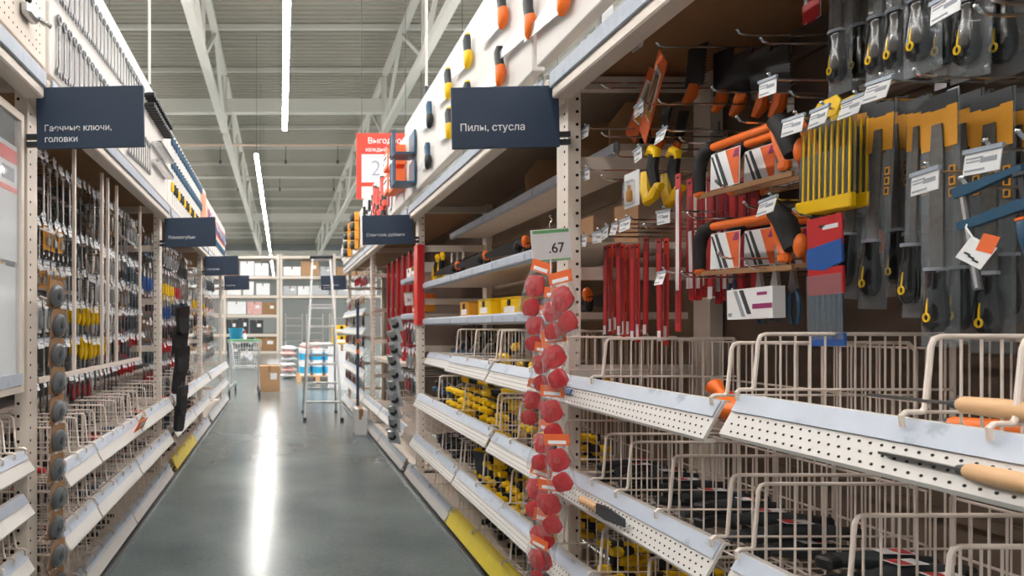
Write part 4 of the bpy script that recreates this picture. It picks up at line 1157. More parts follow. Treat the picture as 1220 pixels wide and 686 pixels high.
# solid shelves of R1
LS = p_long_saw_in_guard()
for y, w, z in ((2.88, 0.12, 1.36), (3.3, 0.5, 1.36), (3.0, 0.9, 1.36)):
    spawn(LS, 'black saw with orange handle tip on the lowest solid shelf', 'saw', R1.world(0.09 + 0.3 * w, y, z + 0.01), (0.2, 0, FACE_R + rnd(-0.15, 0.15)), 'saws on the lowest solid shelf', 1.3)
for y, w, z in ((2.88, 0.14, 1.65), (3.50, 0.16, 1.65), (4.12, 0.18, 1.65), (4.74, 0.3, 1.65)):
    spawn(LS, 'black saw with orange handle tip on the middle solid shelf', 'saw', R1.world(0.10 + 0.02 * w, y, z + 0.02), (0.25, 0, FACE_R + rnd(-0.1, 0.1)), 'saws on the middle solid shelf', 1.4)
for y, w in ((2.85, 0.40), (3.3, 0.4)):
    spawn(LS, 'black saw with orange handle tip on the top solid shelf', 'saw', R1.world(w, y, 2.055), (0, 0, FACE_R + rnd(-0.3, 0.3)), 'saws on the top solid shelf')
YC, YC2 = p_tool_case('amber'), p_tool_case('yellow')
for k, (y, w, z, pr) in enumerate(((4.15, 0.14, 1.365, YC), (3.75, 0.14, 1.365, YC2), (3.50, 0.2, 1.365, YC2), (3.9, 0.3, 1.365, YC))):
    spawn(pr, ('amber tool case on the lowest solid shelf', 'yellow tool case in front on the lowest solid shelf', 'yellow tool case beside the black saws', 'amber tool case at the back of the lowest solid shelf')[k], 'case', R1.world(w, y, z), (0, 0, FACE_R + rnd(-0.1, 0.1)), scale=1.15)
# cardboard sheets dividing the top shelf
for k, (y, z) in enumerate(((2.72, 2.02), (2.98, 2.02), (3.65, 2.02))):
    b = MB().prism([(0.29, 0), (0.54, 0), (0.54, 0.21), (0.36, 0.21), (0.29, 0.12)], 0, 0.008, lambda u, v, t: R1.W(u, y + t, z + v - 0.008))
    tag(obj('cardboard_divider', b.mesh('divider', 'card'), None, R1.t.location), 'brown cardboard divider on the top solid shelf', 'divider', 'cardboard dividers')
for k, (y, z) in enumerate(((2.9, 1.72), (3.3, 1.72))):
    b = MB().box((0, 0, 0), (0.006, 0.2, 0.2))
    tag(obj('cardboard_sheet', b.mesh('sheet', 'card'), None, R1.world(0.46, y, z)), 'brown cardboard sheet at the back of the middle solid shelf', 'cardboard', 'cardboard sheets on the middle shelf')
# black and yellow levels hung at the far end of the shelves
for k, y in enumerate((4.90, 5.06)):
    spawn(p_elbow(), 'yellow angle clamp hanging beside the chisel sign post', 'clamp', R1.world(0.12, y, 1.78), (0, 0.3, FACE_R), 'yellow angle clamps beside the chisel sign', 1.4)
for k, y in enumerate((4.6, 4.75, 4.9)):
    spawn(p_pliers('black'), 'black pliers hanging above the middle solid shelf', 'pliers', R1.world(0.2, y, 1.83), (0, 0, FACE_R), 'black pliers above the middle shelf')

# ---- red tape bags tied to the upright next to the price card
BAG = p_red_bag()
chain = ((652, 322, 1.10, 0.35), (676, 335, 1.10, -0.15), (650, 372, 1.05, 0.2), (668, 352, 1.12, 0.05), (655, 418, 1.06, 0.15), (668, 405, 1.10, -0.1), (648, 462, 1.04, 0.3), (666, 470, 1.10, 0.0),
         (660, 512, 1.07, 0.2), (672, 528, 1.11, -0.1), (652, 565, 1.06, 0.15), (664, 582, 1.09, 0.0), (658, 620, 1.06, 0.1), (650, 650, 1.05, 0.1))
for k, (px, py, X, tl) in enumerate(chain):
    p = spot(px - 8, py, (0.955, 0.925)[k % 2])
    spawn(BAG, 'clear bag of red discs with orange header in the chain tied to the upright', 'bag', p, (rnd(-0.15, 0.05), tl, FACE_R + 0.7 + rnd(-0.3, 0.3)), 'red disc bags on the upright', rnd(0.86, 1.08))
b = MB().tube([spot(656, 306, 0.97), spot(658, 400, 0.972), spot(654, 500, 0.97), spot(654, 660, 0.968)], 0.003, 5)
tag(obj('hanging_strip', b.mesh('hanging_strip', 'paper')), 'thin white cord that carries the red disc bags', 'cord')
# price card '.67'
p = spot(657, 292, 1.06)
pc = thing('price_card', 'white price card reading .67 hung on the upright above the red bags', 'price card', p, (0, -0.09, 0.12))
obj('card', MB().box((0, 0, 0), (0.165, 0.003, 0.128)).mesh('card', 'paper'), pc)
obj('green_band', MB().box((0.0, -0.002, 0.054), (0.15, 0.0012, 0.012)).box((0.0, -0.002, -0.058), (0.15, 0.0012, 0.006)).mesh('green_band', 'green'), pc)
text('.67', 0.055, 'blackink', pc, (-0.015, -0.0025, -0.03), (PI / 2, 0, 0), 'price')
obj('wire_hook', MB().tube([(-0.0, 0, 0.06), (0.0, 0, 0.085), (0.012, 0, 0.10), (0.0, 0, 0.115), (0.02, 0.02, 0.118)], 0.0022, 5).mesh('wire_hook', 'chrome', True), pc)
tagp = spot(487, 356, 1.09)
pc = thing('price_card', 'small white price card reading 2 hung beside the red upright sleeve', 'price card', tagp, (0, -0.09, 0.35))
obj('card', MB().box((0, 0, 0), (0.085, 0.003, 0.11)).mesh('card', 'paper'), pc)
text('2u', 0.04, 'blackink', pc, (-0.02, -0.0025, -0.02), (PI / 2, 0, 0), 'price')
obj('green_band', MB().box((0.0, -0.002, 0.049), (0.08, 0.0012, 0.008)).mesh('green_band', 'green'), pc)

# ---- display boards above the right-hand rack
S_OR = p_panel_saw('black', 'orange'); S_YE = p_panel_saw('charcoal', 'yellow', 0.30); S_BL = p_panel_saw('teal', 'black', 0.30)
def board_saw(pr, px, py, label, group, X=0.998, sc=1.0, cat='saw'):
    p = spot(px, py, X)
    return spawn(pr, label, cat, p, (0, 0, FACE_R), group, sc)
for px, py in ((629, 12), (597, 4), (594, 72), (668, -20)):
    board_saw(S_OR, px, py, 'hand saw with black and orange handle on the white display board', 'orange-handled saws on the board', sc=1.0)
YCAP = MB().ball((0.010, 0, 0.060), 0.016, 9, 6, s=(1, 1, 0.8)).mesh('end_cap', 'yellow', True)
for px, py in ((556, 56), (533, 95), (556, 112), (534, 142)):
    t = board_saw(S_YE, px, py, 'hand saw with grey and yellow handle on the white display board', 'yellow-handled saws on the board')
    obj('end_cap', YCAP, t)
for px, py in ((511, 132), (509, 181)):
    board_saw(S_BL, px, py, 'hand saw with blue handle on the white display board', 'blue-handled saws on the board')
# blue bins with orange cartons, red clamps and jars further along the boards
for k in range(2):
    p = spot(489, (172, 206)[k], 1.0)
    t = thing('blue_bin', 'blue mitre box projecting from the display board, %s' % ('upper one', 'lower one')[k], 'mitre box', p, (0, 0, FACE_R))
    obj('floor', MB().box((0, -0.06, -0.09), (0.2, 0.16, 0.014)).mesh('floor', 'teal'), t)
    obj('side', MB().box((0, -0.138, 0), (0.2, 0.012, 0.17)).mesh('side', 'teal'), t)
    obj('side', MB().box((0, 0.014, 0), (0.2, 0.012, 0.17)).mesh('side', 'teal'), t)
    obj('rib', MB().box((-0.06, -0.146, 0), (0.014, 0.006, 0.17)).box((0.06, -0.146, 0), (0.014, 0.006, 0.17)).mesh('rib', 'navy'), t)
for k, (px, py) in enumerate(((473, 188), (473, 216), (466, 192), (466, 220))):
    p = spot(px, py, 0.972)
    t = thing('orange_carton', 'orange carton on the display board beyond the blue mitre boxes', 'box', p, (0, 0, FACE_R), group='orange cartons on the board')
    obj('carton', MB().box((0, 0, 0), (0.22, 0.10, 0.16)).mesh('carton', 'orangecard'), t)
    obj('label', MB().box((0, -0.0515, 0.0), (0.18, 0.002, 0.10)).box((0, -0.053, 0.02), (0.14, 0.002, 0.02), 1).mesh('label', ['paper', 'blackink']), t)
RC = p_spring_clamp('brightred')
for px, py in ((456, 228), (450, 240), (446, 252), (455, 246), (447, 238)):
    p = spot(px, py, 0.99)
    spawn(RC, 'red spring clamp on the display board beyond the orange cartons', 'clamp', p, (0, 1.3, FACE_R), 'red clamps on the board', 1.5)
for px, py in ((440, 238), (437, 250), (444, 232), (434, 246)):
    p = spot(px, py, 1.01)
    spawn(p_screwdriver('black', 0.24), 'black-handled tool on the display board beside the red clamps', 'tool', p, (0, 0, FACE_R), 'black tools on the board', 1.3)
DG = MB().lathe((0, -0.09, 0), (0, 0.05, 0), [(0, 0.03), (0.2, 0.075), (1, 0.075)], 14).mesh('drum', 'charcoal', True)
DY = MB().box((0.0, 0.02, 0), (0.24, 0.05, 0.15)).mesh('backing', 'amber')
for px in (420, 412):
    for py in (268, 279, 291, 303):
        p = spot(px, py, 1.0)
        p.z = min(max(p.z, 2.36), 2.75)
for r in range(4):
    for c in range(2):
        t = thing('sanding_block', 'grey drum on an amber backing high on the far display board', 'sander', (XP[1] - 0.14, 8.5 + c * 0.9, 2.36 + r * 0.125), (0, 0, FACE_R), 'drums on the far display board')
        obj('drum', DG, t, scale=(0.75, 0.75, 0.75)); obj('backing', DY, t, scale=(1, 1, 0.75))
for k in range(9):
    y = 5.9 + k * 0.28 if k < 6 else 9.9 + (k - 6) * 0.25
    spawn(p_blister('paper', ('red', 'charcoal', 'steel')[k % 3], 0.12, 0.22), 'white carded tool on the display boards above the far bays', 'card', R3.world(-0.115, y, 2.62), (0, 0, FACE_R), 'white cards on the far boards', 1.2)

# ---- signs fixed across the uprights
def aisle_sign(s, y, rows, label, w=0.42, h=0.24, z=2.07, rz=0.0, size=0.034):
    x0 = s * (XP[s] - 0.045) - s * w / 2
    t = thing('aisle_sign', label, 'sign', (x0, y - 0.02, z), (0, -0.022, rz))
    obj('board', MB().box((0, 0, 0), (w, 0.012, h), ch=0.002).mesh('board', 'navy'), t)
    for k, r in enumerate(rows):
        text(r, size, 'paper', t, (-w / 2 + 0.03, -0.0068, -0.052 - k * size * 1.25), (PI / 2, 0, 0))
    for zc in (-0.07, -0.1):
        obj('clip', MB().box((s * (w / 2 + 0.02), 0.004, zc), (0.045, 0.016, 0.02)).mesh('clip', 'charcoal'), t)
aisle_sign(-1, 2.48, ('Гаечные ключи,', 'головки'), 'navy sign for wrenches and sockets on the first upright of the wrench bay')
aisle_sign(-1, 5.18, ('Плоскогубцы',), 'navy sign on the upright between wrenches and pliers', z=2.03)
aisle_sign(-1, 7.88, ('Отвёртки',), 'navy sign on the upright beyond the pliers bay', z=2.02)
aisle_sign(-1, 10.58, ('Ножницы',), 'navy sign on the last upright next to the trolley', z=2.0)
aisle_sign(1, 2.48, ('Пилы, стусла',), 'navy sign for saws and mitre boxes above the .67 price card', size=0.04)
aisle_sign(1, 5.18, ('Стамески, рубанки',), 'navy sign for chisels and planes above the red upright sleeve', z=2.05)
aisle_sign(1, 10.58, ('Уровни, рулетки', 'измерения'), 'navy sign on the last upright next to the ladder', z=2.0)
# red price banner hanging over the aisle
p = spot_y(457, 198, 8.6)
t = thing('price_banner', 'red and white promotional price banner hanging over the racks', 'banner', p)
obj('sheet', MB().box((0, 0, 0), (0.74, 0.01, 0.90)).mesh('sheet', 'brightred'), t)
obj('white_field', MB().box((0, -0.006, -0.03), (0.60, 0.002, 0.38)).box((0, -0.006, -0.36), (0.60, 0.002, 0.16)).mesh('field', 'paper'), t)
text('29', 0.30, 'ink', t, (-0.18, -0.008, -0.13), (PI / 2, 0, 0), 'price')
text('Выгодно', 0.11, 'paper', t, (-0.22, -0.008, 0.31), (PI / 2, 0, 0))
text('каждый день', 0.08, 'paper', t, (-0.25, -0.008, 0.20), (PI / 2, 0, 0))
obj('suspension_wire', MB().cyl((-0.3, 0, 0.44), (-0.3, 0, ROOF - p.z), 0.004, n=5).mesh('wire', 'charcoal'), t)
obj('suspension_wire', MB().cyl((0.3, 0, 0.44), (0.3, 0, ROOF - p.z), 0.004, n=5).mesh('wire', 'charcoal'), t)
# white rods rising from the display boards to the roof
for x, y, z, lb in ((-0.99, 4.73, 3.0, 'white hanging rod above the wrench display board'), (1.05, 4.55, 2.92, 'white hanging rod above the saw display board')):
    t = thing('hanging_rod', lb, 'rod', (x, y, z))
    obj('rod', MB().cyl((0, 0, 0.03), (0, 0, ROOF - z), 0.010, n=8).mesh('rod', 'white', True), t)
    obj('socket', MB().cyl((0, 0, 0.0), (0, 0, 0.07), 0.02, n=8).mesh('socket', 'charcoal', True), t)
# ------------------------------------------------------------------ left-hand rack
WR = ('combination_wrench', p_wrench(0.22, 0.015).mesh('wrench', 'steel', True))
WR_T = ('combination_wrench', p_wrench(0.22, 0.019).mesh('wrench', 'toolsteel', True))
WR_L = ('combination_wrench', p_wrench(0.30, 0.02).mesh('wrench', 'steel', True))
WR_D = ('combination_wrench', p_wrench(0.19, 0.013).mesh('wrench', 'charcoal', True))
# wrenches on the white display board: two rows
for r, (z, lb) in enumerate(((2.56, 'lower'), (2.88, 'upper'))):
    y = 2.66; k = 0
    while y < 5.0:
        if not (r == 1 and y > 4.3) and not (r == 0 and y > 4.55):
            L = 0.25 - 0.05 * ((y - 2.66) % 1.2)
            t = spawn(WR_T, 'steel combination wrench in the %s row of the white display board' % lb, 'wrench', (-0.938, y, z), (0, 0, FACE_L), '%s row of board wrenches' % lb, L / 0.22)
        y += 0.068; k += 1
SOCK = ('socket', [('barrel', MB().lathe((0, -0.05, 0), (0, 0.012, 0), [(0, 0.016), (0.5, 0.017), (1, 0.013)], 10).mesh('barrel', 'black', True)), ('drive', MB().lathe((0, -0.051, 0), (0, -0.0502, 0), [(0, 0.010), (1, 0.010)], 8).mesh('drive', 'charcoal'))])
SOCKS = ('socket', [('barrel', MB().lathe((0, -0.05, 0), (0, 0.012, 0), [(0, 0.016), (0.5, 0.017), (1, 0.013)], 10).mesh('barrel', 'chrome', True)), ('drive', MB().lathe((0, -0.051, 0), (0, -0.0502, 0), [(0, 0.010), (1, 0.010)], 8).mesh('drive', 'charcoal'))])
for k in range(14):
    spawn(SOCK, 'black impact socket in a slanting row on the display board', 'socket', (-0.935, 4.36 + k * 0.055, 2.86), (0, 0, FACE_L), 'black sockets on the board', 1.2)
    spawn(SOCK, 'black impact socket in the second slanting row on the display board', 'socket', (-0.935, 4.36 + k * 0.055, 2.79), (0, 0, FACE_L), 'black sockets, second row', 1.2)
    if k < 10:
        spawn(SOCKS, 'chrome socket in the upper silver row on the display board', 'socket', (-0.935, 4.62 + k * 0.055, 2.60), (0, 0, FACE_L), 'chrome sockets, upper row', 1.2)
        spawn(SOCKS, 'chrome socket in the lower silver row on the display board', 'socket', (-0.935, 4.62 + k * 0.055, 2.47), (0, 0, FACE_L), 'chrome sockets, lower row', 1.2)
SD_B, SD_R, SD_Y, SD_K = p_screwdriver('teal'), p_screwdriver('red'), p_screwdriver('yellow'), p_screwdriver('black')
for r in range(3):
    for k in range(18):
        spawn(SD_B if r < 2 else (SD_K if k % 3 else SD_Y), ('blue-handled screwdriver in the top row of the second display board', 'blue-handled screwdriver in the middle row of the second display board', 'screwdriver in the bottom row of the second display board')[r], 'screwdriver', (-0.935, 5.42 + k * 0.115, 2.90 - r * 0.2), (0, 0, FACE_L), 'screwdrivers of the second board, row %s' % ('one', 'two', 'three')[r], 1.0)
# orange and blue sheets on the last boards
t = thing('orange_board', 'plain orange sheet fixed over the display board beyond the screwdrivers', 'sheet', (-0.94, 7.62, 2.62))
obj('sheet', MB().box((0, 0, 0), (0.012, 0.42, 0.5)).mesh('sheet', 'orange'), t)
obj('edge', MB().box((0.004, 0, -0.255), (0.02, 0.42, 0.01)).mesh('edge', 'cream'), t)
SAW_B = p_blister('orangecard', 'blue', 0.16, 0.24)
for k in range(10):
    spawn(SAW_B, 'orange carded tool on the last display board', 'card', (-0.94, 8.15 + k * 0.25, 2.82), (0, 0, FACE_L), 'orange cards of the last board', 1.0)
    spawn(p_screwdriver('teal', 0.2) if k == 0 else SD_B, 'blue-handled tool below the orange cards of the last display board', 'screwdriver', (-0.94, 8.15 + k * 0.25, 2.52), (0, 0, FACE_L), 'blue tools of the last board', 1.2)
# grey clamp on the pegboard
t = thing('grey_vice', 'grey and black clamp on the beige pegboard', 'clamp', (-0.93, 2.33, 2.415))
obj('body', MB().box((0, 0, 0), (0.04, 0.10, 0.05), ch=0.01).mesh('body', 'steel'), t)
obj('jaw', MB().tube([(0.01, -0.04, 0.02), (0.03, -0.07, 0.05), (0.03, -0.03, 0.08)], 0.012, 7).mesh('jaw', 'black', True), t)
obj('screw', MB().cyl((0.02, 0.03, -0.01), (0.05, 0.07, -0.02), 0.012, n=8).mesh('screw', 'chrome', True), t)
b = MB()
for r in range(14):
    for k in range(26):
        y = 1.6 + k * 0.035; z = 2.33 + r * 0.035
        if abs(y - 2.33) > 0.08 or abs(z - 2.42) > 0.07:
            q = L0.W(-0.0504, y, z)
            b.cyl(q, (q[0] + 0.0008, q[1], q[2]), 0.004, n=5)
o = L0.part('peg_hole', b, 'hole'); o['kind'] = 'stuff'

# hung tools: runs of one kind along each hook row
BL_O, BL_R, BL_B, BL_W = p_blister('brown', 'steel'), p_blister('darkred', 'black'), p_blister('teal', 'charcoal'), p_blister('paper', 'steel')
BL_K = p_blister('charcoal', 'red')
BL_Y = p_blister('amber', 'steel', 0.07, 0.12)
PLS_Y, PLS_R, PLS_B, PLS_K = p_pliers('yellow'), p_pliers('red'), p_pliers('blue'), p_pliers('black')
KINDS = {'wl': (WR_L, 'long steel combination wrench', 'wrench'), 'w': (WR, 'steel combination wrench', 'wrench'), 'wd': (WR_D, 'dark combination wrench', 'wrench'),
         'bo': (BL_O, 'brown carded steel tool', 'card'), 'br': (BL_R, 'dark red carded tool', 'card'), 'bb': (BL_B, 'blue carded tool', 'card'), 'bw': (BL_W, 'white carded steel tool', 'card'), 'bk': (BL_K, 'grey carded tool with red handle', 'card'), 'by': (BL_Y, 'amber carded steel tool', 'card'),
         'py': (PLS_Y, 'yellow-handled pliers', 'pliers'), 'pr': (PLS_R, 'red-handled pliers', 'pliers'), 'pb': (PLS_B, 'blue-handled pliers', 'pliers'), 'pk': (PLS_K, 'black-handled pliers', 'pliers'),
         'sy': (SD_Y, 'yellow-handled screwdriver', 'screwdriver'), 'sr': (SD_R, 'red-handled screwdriver', 'screwdriver'), 'sk': (SD_K, 'black-handled screwdriver', 'screwdriver'), 'sb': (SD_B, 'blue-handled screwdriver', 'screwdriver')}
ROWN = ('top', 'second', 'third', 'fourth', 'fifth', 'sixth')
def hang_rows(bay, where, rows, y0, y1, dy, w0, second=True, sc=1.0, tags=True):
    for r, (z, runs) in enumerate(rows):
        n = int((y1 - y0) / dy)
        w = w0 + 0.015 * (r % 2)
        for k in range(n):
            kd = runs[min(len(runs) - 1, int(k * len(runs) / n))]
            pr, nm, cat = KINDS[kd]
            y = y0 + (k + 0.5) * dy + rnd(-0.008, 0.008)
            zz = z + rnd(-0.012, 0.012)
            lb = '%s on the %s hook row %s' % (nm, ROWN[r], where)
            g = '%s, %s row %s' % (nm, ROWN[r], where)
            zz_ = zz + (0.013 if kd[0] == 'w' else -0.003)
            q = bay.world(w + 0.05, y, zz_)
            if kd in ('sy', 'py'): sc_ = sc * 1.3
            else: sc_ = sc
            spawn(pr, lb, cat, q, (0, rnd(-0.05, 0.05), bay.face + rnd(-0.12, 0.12)), g, sc_ * rnd(0.94, 1.06))
            if second and k % 2 == 0:
                q = bay.world(w + 0.17, y + rnd(-0.003, 0.003), zz_)
                spawn(pr, lb, cat, q, (0, rnd(-0.06, 0.06), bay.face + rnd(-0.12, 0.12)), g, sc * rnd(0.94, 1.06))
            if tags or k % 3 == 0:
                bay.hook(y, zz + 0.005, w, tag_=True)
hang_rows(L1, 'of the wrench bay', (
    (2.06, ('wl', 'wl', 'wd', 'wl', 'bo', 'wl', 'bw')),
    (1.76, ('w', 'by', 'wd', 'w', 'bo', 'bw', 'pk', 'bb')),
    (1.56, ('by', 'by', 'w', 'wd', 'bw', 'bw', 'bo', 'bb')),
    (1.38, ('bw', 'w', 'sy', 'sy', 'bw', 'br', 'bb')),
    (1.19, ('w', 'wd', 'sy', 'sy', 'w', 'br', 'sr')),
    (0.99, ('wd', 'w', 'bk', 'w', 'wd', 'sr', 'sr'))), 2.86, 5.12, 0.094, 0.12)
hang_rows(L2, 'of the pliers bay', (
    (2.05, ('bb', 'bw', 'pk')),
    (1.80, ('pb', 'py', 'py', 'pr', 'bo')),
    (1.55, ('br', 'pb', 'bb', 'sb')),
    (1.32, ('bo', 'br', 'br', 'bb')),
    (1.10, ('bb', 'sr', 'br', 'bw')),
    (0.92, ('bk', 'br', 'sr', 'bk'))), 5.36, 7.84, 0.145, 0.12, second=False, sc=1.15)
hang_rows(L3, 'of the bay next to the trolley', (
    (2.03, ('bw', 'bb')), (1.75, ('py', 'bo')), (1.48, ('br', 'bw')), (1.22, ('bb', 'br')), (0.97, ('bw', 'bo'))), 8.05, 10.5, 0.22, 0.08, second=False, sc=1.4, tags=True)
# L0: pane, frame and poster
t = thing('poster_frame', 'cream framed acrylic pane with a red and white price poster', 'poster', (-1.0, 1.95, 1.0))
F = lambda w, y, z: (-w, y, z)
obj('frame', MB().span(F(0.0, -0.4, 1.045), F(0.02, 0.5, 1.075)).span(F(0.0, 0.475, 0.0), F(0.02, 0.5, 1.044)).span(F(0.0, -0.4, 0.0), F(0.02, 0.474, 0.025)).mesh('frame', 'cream'), t)
obj('pane', MB().span(F(0.008, -0.4, 0.026), F(0.012, 0.474, 1.044)).mesh('pane', 'glass'), t)
obj('poster', MB().span(F(0.016, -0.1, 0.5), F(0.018, 0.47, 0.94), 0).span(F(0.013, 0.30, 0.87), F(0.0155, 0.465, 0.92), 1).span(F(0.013, 0.30, 0.76), F(0.0155, 0.465, 0.778), 1).span(F(0.013, 0.34, 0.80), F(0.0155, 0.44, 0.85), 2).mesh('poster', ['paper', 'brightred', 'ink']), t)
obj('backing_sheet', MB().span(F(0.022, -0.4, 0.0), F(0.026, 0.474, 0.48)).mesh('sheet', 'paper'), t)
obj('price_strip', MB().span(F(-0.006, -0.4, 0.03), F(-0.001, 0.474, 0.075)).mesh('strip', 'label'), t)
# strip of grey disc packs hung on the first upright of the wrench bay
DP = p_disc_pack()
for k in range(11):
    spawn(DP, 'carded grey disc pack on the strip hanging from the wrench bay upright', 'disc pack', (-0.90 + 0.006 * (k % 2), 2.555, 1.44 - k * 0.117), (0.12, rnd(-0.12, 0.12), FACE_L - 0.2), 'disc packs on the strip', 1.02)
b = MB().box((0, 0, -0.62), (0.03, 0.003, 1.25))
tag(obj('hanging_strip', b.mesh('hanging_strip', 'clear'), None, (-0.935, 2.575, 1.47), (0, 0, FACE_L - 0.2)), 'clear plastic strip behind the grey disc packs', 'strip')
for z in (1.66, 1.38):
    L0.part('wire_hook', MB().tube([L0.W(0, 2.61, z), L0.W(-0.05, 2.63, z - 0.02), L0.W(-0.07, 2.64, z + 0.01)], 0.004, 5), 'wire')
# black pouches hung on the next upright
PO = p_pouch()
for k in range(6):
    spawn(PO, 'black tool pouch in the bundle hanging on the second upright of the wrench side', 'pouch', (-0.825 - 0.02 * (k % 2), 5.25 + 0.045 * (k % 2), 1.42 - k * 0.165), (0.05, rnd(-0.2, 0.2), FACE_L - 0.5 + rnd(-0.2, 0.2)), 'black pouches in the bundle', rnd(1.0, 1.15))
# odds and ends in the left baskets
for bay, segs in ((L1, ((2.66, 2.92, 0.61), (3.22, 3.6, 0.61), (3.64, 3.94, 0.61), (4.2, 4.68, 0.61), (4.2, 4.9, 0.34), (3.22, 3.9, 0.34), (3.22, 3.9, 0.078))), (L2, ((5.55, 6.2, 0.61), (6.85, 7.5, 0.61), (5.55, 6.2, 0.34), (6.85, 7.5, 0.34)))):
    for k, (a, c, z) in enumerate(segs):
        n = max(2, int((c - a) / 0.1))
        for j in range(n):
            pr, nm, cat = random.choice([KINDS['sr'], KINDS['bk'], KINDS['sb'], KINDS['sk'], KINDS['w']])
            y = a + (c - a) * (j + 0.5) / n
            spawn(pr, '%s lying in a %s basket of the %s' % (nm, {0.61: 'topmost', 0.34: 'middle', 0.078: 'lowest'}[z], 'wrench bay' if bay is L1 else 'pliers bay'), cat, bay.world(0.02, y, z + 0.02), (PI / 2, 0, PI / 2 + rnd(-0.2, 0.2)), '%s in %s baskets, %s' % (nm, 'wrench bay' if bay is L1 else 'pliers bay', {0.61: 'topmost', 0.34: 'middle', 0.078: 'lowest'}[z]), 1.0)
for z, rn in ((0.608, 'topmost'), (0.338, 'middle'), (0.074, 'lowest')):
    for a, c, n, wh in ((2.66, 2.79, 1, 'below the grey discs'), (2.95, 3.05, 1, 'below the grey discs'), (3.22, 3.39, 2, 'under the tall rails'), (3.42, 3.6, 2, 'under the tall rails'), (3.64, 3.79, 2, 'under the tall rails'), (4.17, 4.39, 3, 'beside the black pouches'), (4.42, 4.68, 3, 'beside the black pouches'), (4.72, 4.94, 3, 'beside the black pouches')):
        fill(BB, L1, a, c, z, n, 'bagged dark tool in the %s wire basket %s' % (rn, wh), 'tool', 'dark tools %s, %s row' % (wh, rn), wa=0.2, wb=0.3, layers=3, flat=False, lift=0.045)
    for a, c, n in ((5.52, 5.88, 3), (5.92, 6.28, 3), (6.82, 7.18, 3), (7.22, 7.58, 3)):
        fill(BB, L2, a, c, z, n, 'bagged dark tool in the %s wire basket of the pliers bay' % rn, 'tool', 'dark tools of the pliers bay, %s row' % rn, wa=0.1, wb=0.25, layers=3, flat=False, lift=0.045)
# orange tag pack and blue packs hanging over the left lip
spawn(BL_Y, 'amber carded tool hung over the topmost lip of the wrench bay', 'card', (-0.875, 4.05, 0.70), (0.3, 0.5, FACE_L), None, 1.1)
t = thing('orange_card', 'bright orange card clipped to the topmost lip of the wrench bay', 'card', (-0.872, 3.92, 0.645))
obj('card', MB().box((0, 0, 0), (0.004, 0.24, 0.07), R=Matrix.Rotation(0.5, 3, 'Y')).mesh('card', 'orangecard'), t)
obj('window', MB().box((0.003, 0.02, 0.004), (0.003, 0.14, 0.03), R=Matrix.Rotation(0.5, 3, 'Y')).mesh('window', 'paper'), t)

# ------------------------------------------------------------------ far right bays
PROF = ('red_profile', [('rail', MB().box((0, 0, 0.55), (0.05, 0.03, 1.1)).mesh('rail', 'red')), ('groove', MB().box((0, -0.016, 0.55), (0.012, 0.003, 1.08)).mesh('groove', 'darkred')), ('cap', MB().box((0, 0, 1.106), (0.054, 0.034, 0.012)).mesh('cap', 'black'))])
for k in range(14):
    spawn(PROF, 'long red profile standing upright in the bay beyond the chisel sign', 'profile', R2.world(0.16 + 0.07 * (k % 3), 6.3 + k * 0.105, 0.9), (0, 0, FACE_R), 'red profiles standing in the bay')
R2.part('shelf_deck', MB().span(R2.W(0.02, 6.24, 0.86), R2.W(0.55, 7.86, 0.895)), 'cream')
# red sleeve on the chisel upright and the striped level on the next
t = thing('red_sleeve', 'red plastic sleeve clipped round the chisel sign upright', 'sleeve', (XP[1] - 0.012, 5.17, 1.27))
obj('face', MB().box((0, 0.05, 0.33), (0.008, 0.12, 0.66)).mesh('face', 'brightred'), t)
obj('return', MB().box((0.03, -0.012, 0.33), (0.05, 0.006, 0.66)).mesh('return', 'red'), t)
t = thing('spirit_level', 'tall dark blue spirit level with orange caps leaning on the far upright', 'level', (XP[1] - 0.17, 7.9, 0.0))
obj('body', MB().box((0, 0, 0.78), (0.03, 0.06, 1.5)).mesh('body', 'navy'), t)
obj('cap', MB().box((0, 0, 1.545), (0.034, 0.064, 0.03)).mesh('cap', 'black'), t)
for z in (1.08, 0.95):
    obj('orange_band', MB().box((0, 0, z), (0.034, 0.064, 0.05)).mesh('band', 'orange'), t)
obj('vial', MB().box((-0.012, 0, 1.02), (0.014, 0.03, 0.05)).mesh('vial', 'yellow'), t)
# silver packs on the strip at the chisel upright
SP = ('carded_wheel', [('card', MB().box((0, 0.006, -0.06), (0.13, 0.003, 0.13)).mesh('card', 'greybag')), ('wheel', MB().lathe((0, -0.03, -0.06), (0, 0.004, -0.06), [(0, 0.02), (0.2, 0.03), (1, 0.03)], 14).mesh('wheel', 'black', True)), ('fork', MB().box((0.0, -0.012, -0.03), (0.05, 0.04, 0.05)).mesh('fork', 'steel'))])
for k in range(10):
    spawn(SP, 'carded black castor wheel on the strip beside the chisel upright', 'castor', (XP[1] - 0.185 - 0.01 * (k % 2), 5.30 + 0.02 * (k % 2), 1.33 - k * 0.105), (0.3, rnd(-0.25, 0.25), FACE_R + 0.7), 'castor packs on the strip', 1.0)
for k, (y, z, m) in enumerate(((5.5, 1.4, 'amber'), (5.75, 1.4, 'orange'), (5.5, 1.74, 'paper'), (5.8, 1.74, 'amber'), (6.0, 1.74, 'paper'), (5.5, 1.47, 'orange'))):
    spawn(p_tool_case(m), '%s tool case on the short shelves of the red profile bay' % {'amber': 'amber', 'orange': 'orange', 'paper': 'white'}[m], 'case', R2.world(0.14, y, z + 0.025), (0, 0, FACE_R), '%s cases in the red profile bay' % {'amber': 'amber', 'orange': 'orange', 'paper': 'white'}[m], 1.0)
hang_rows(R2, 'in the red profile bay', ((1.28, ('bw', 'bk')), (1.05, ('by', 'bw')), (0.82, ('bb', 'bk'))), 5.45, 6.2, 0.15, 0.05, second=False, sc=1.2)
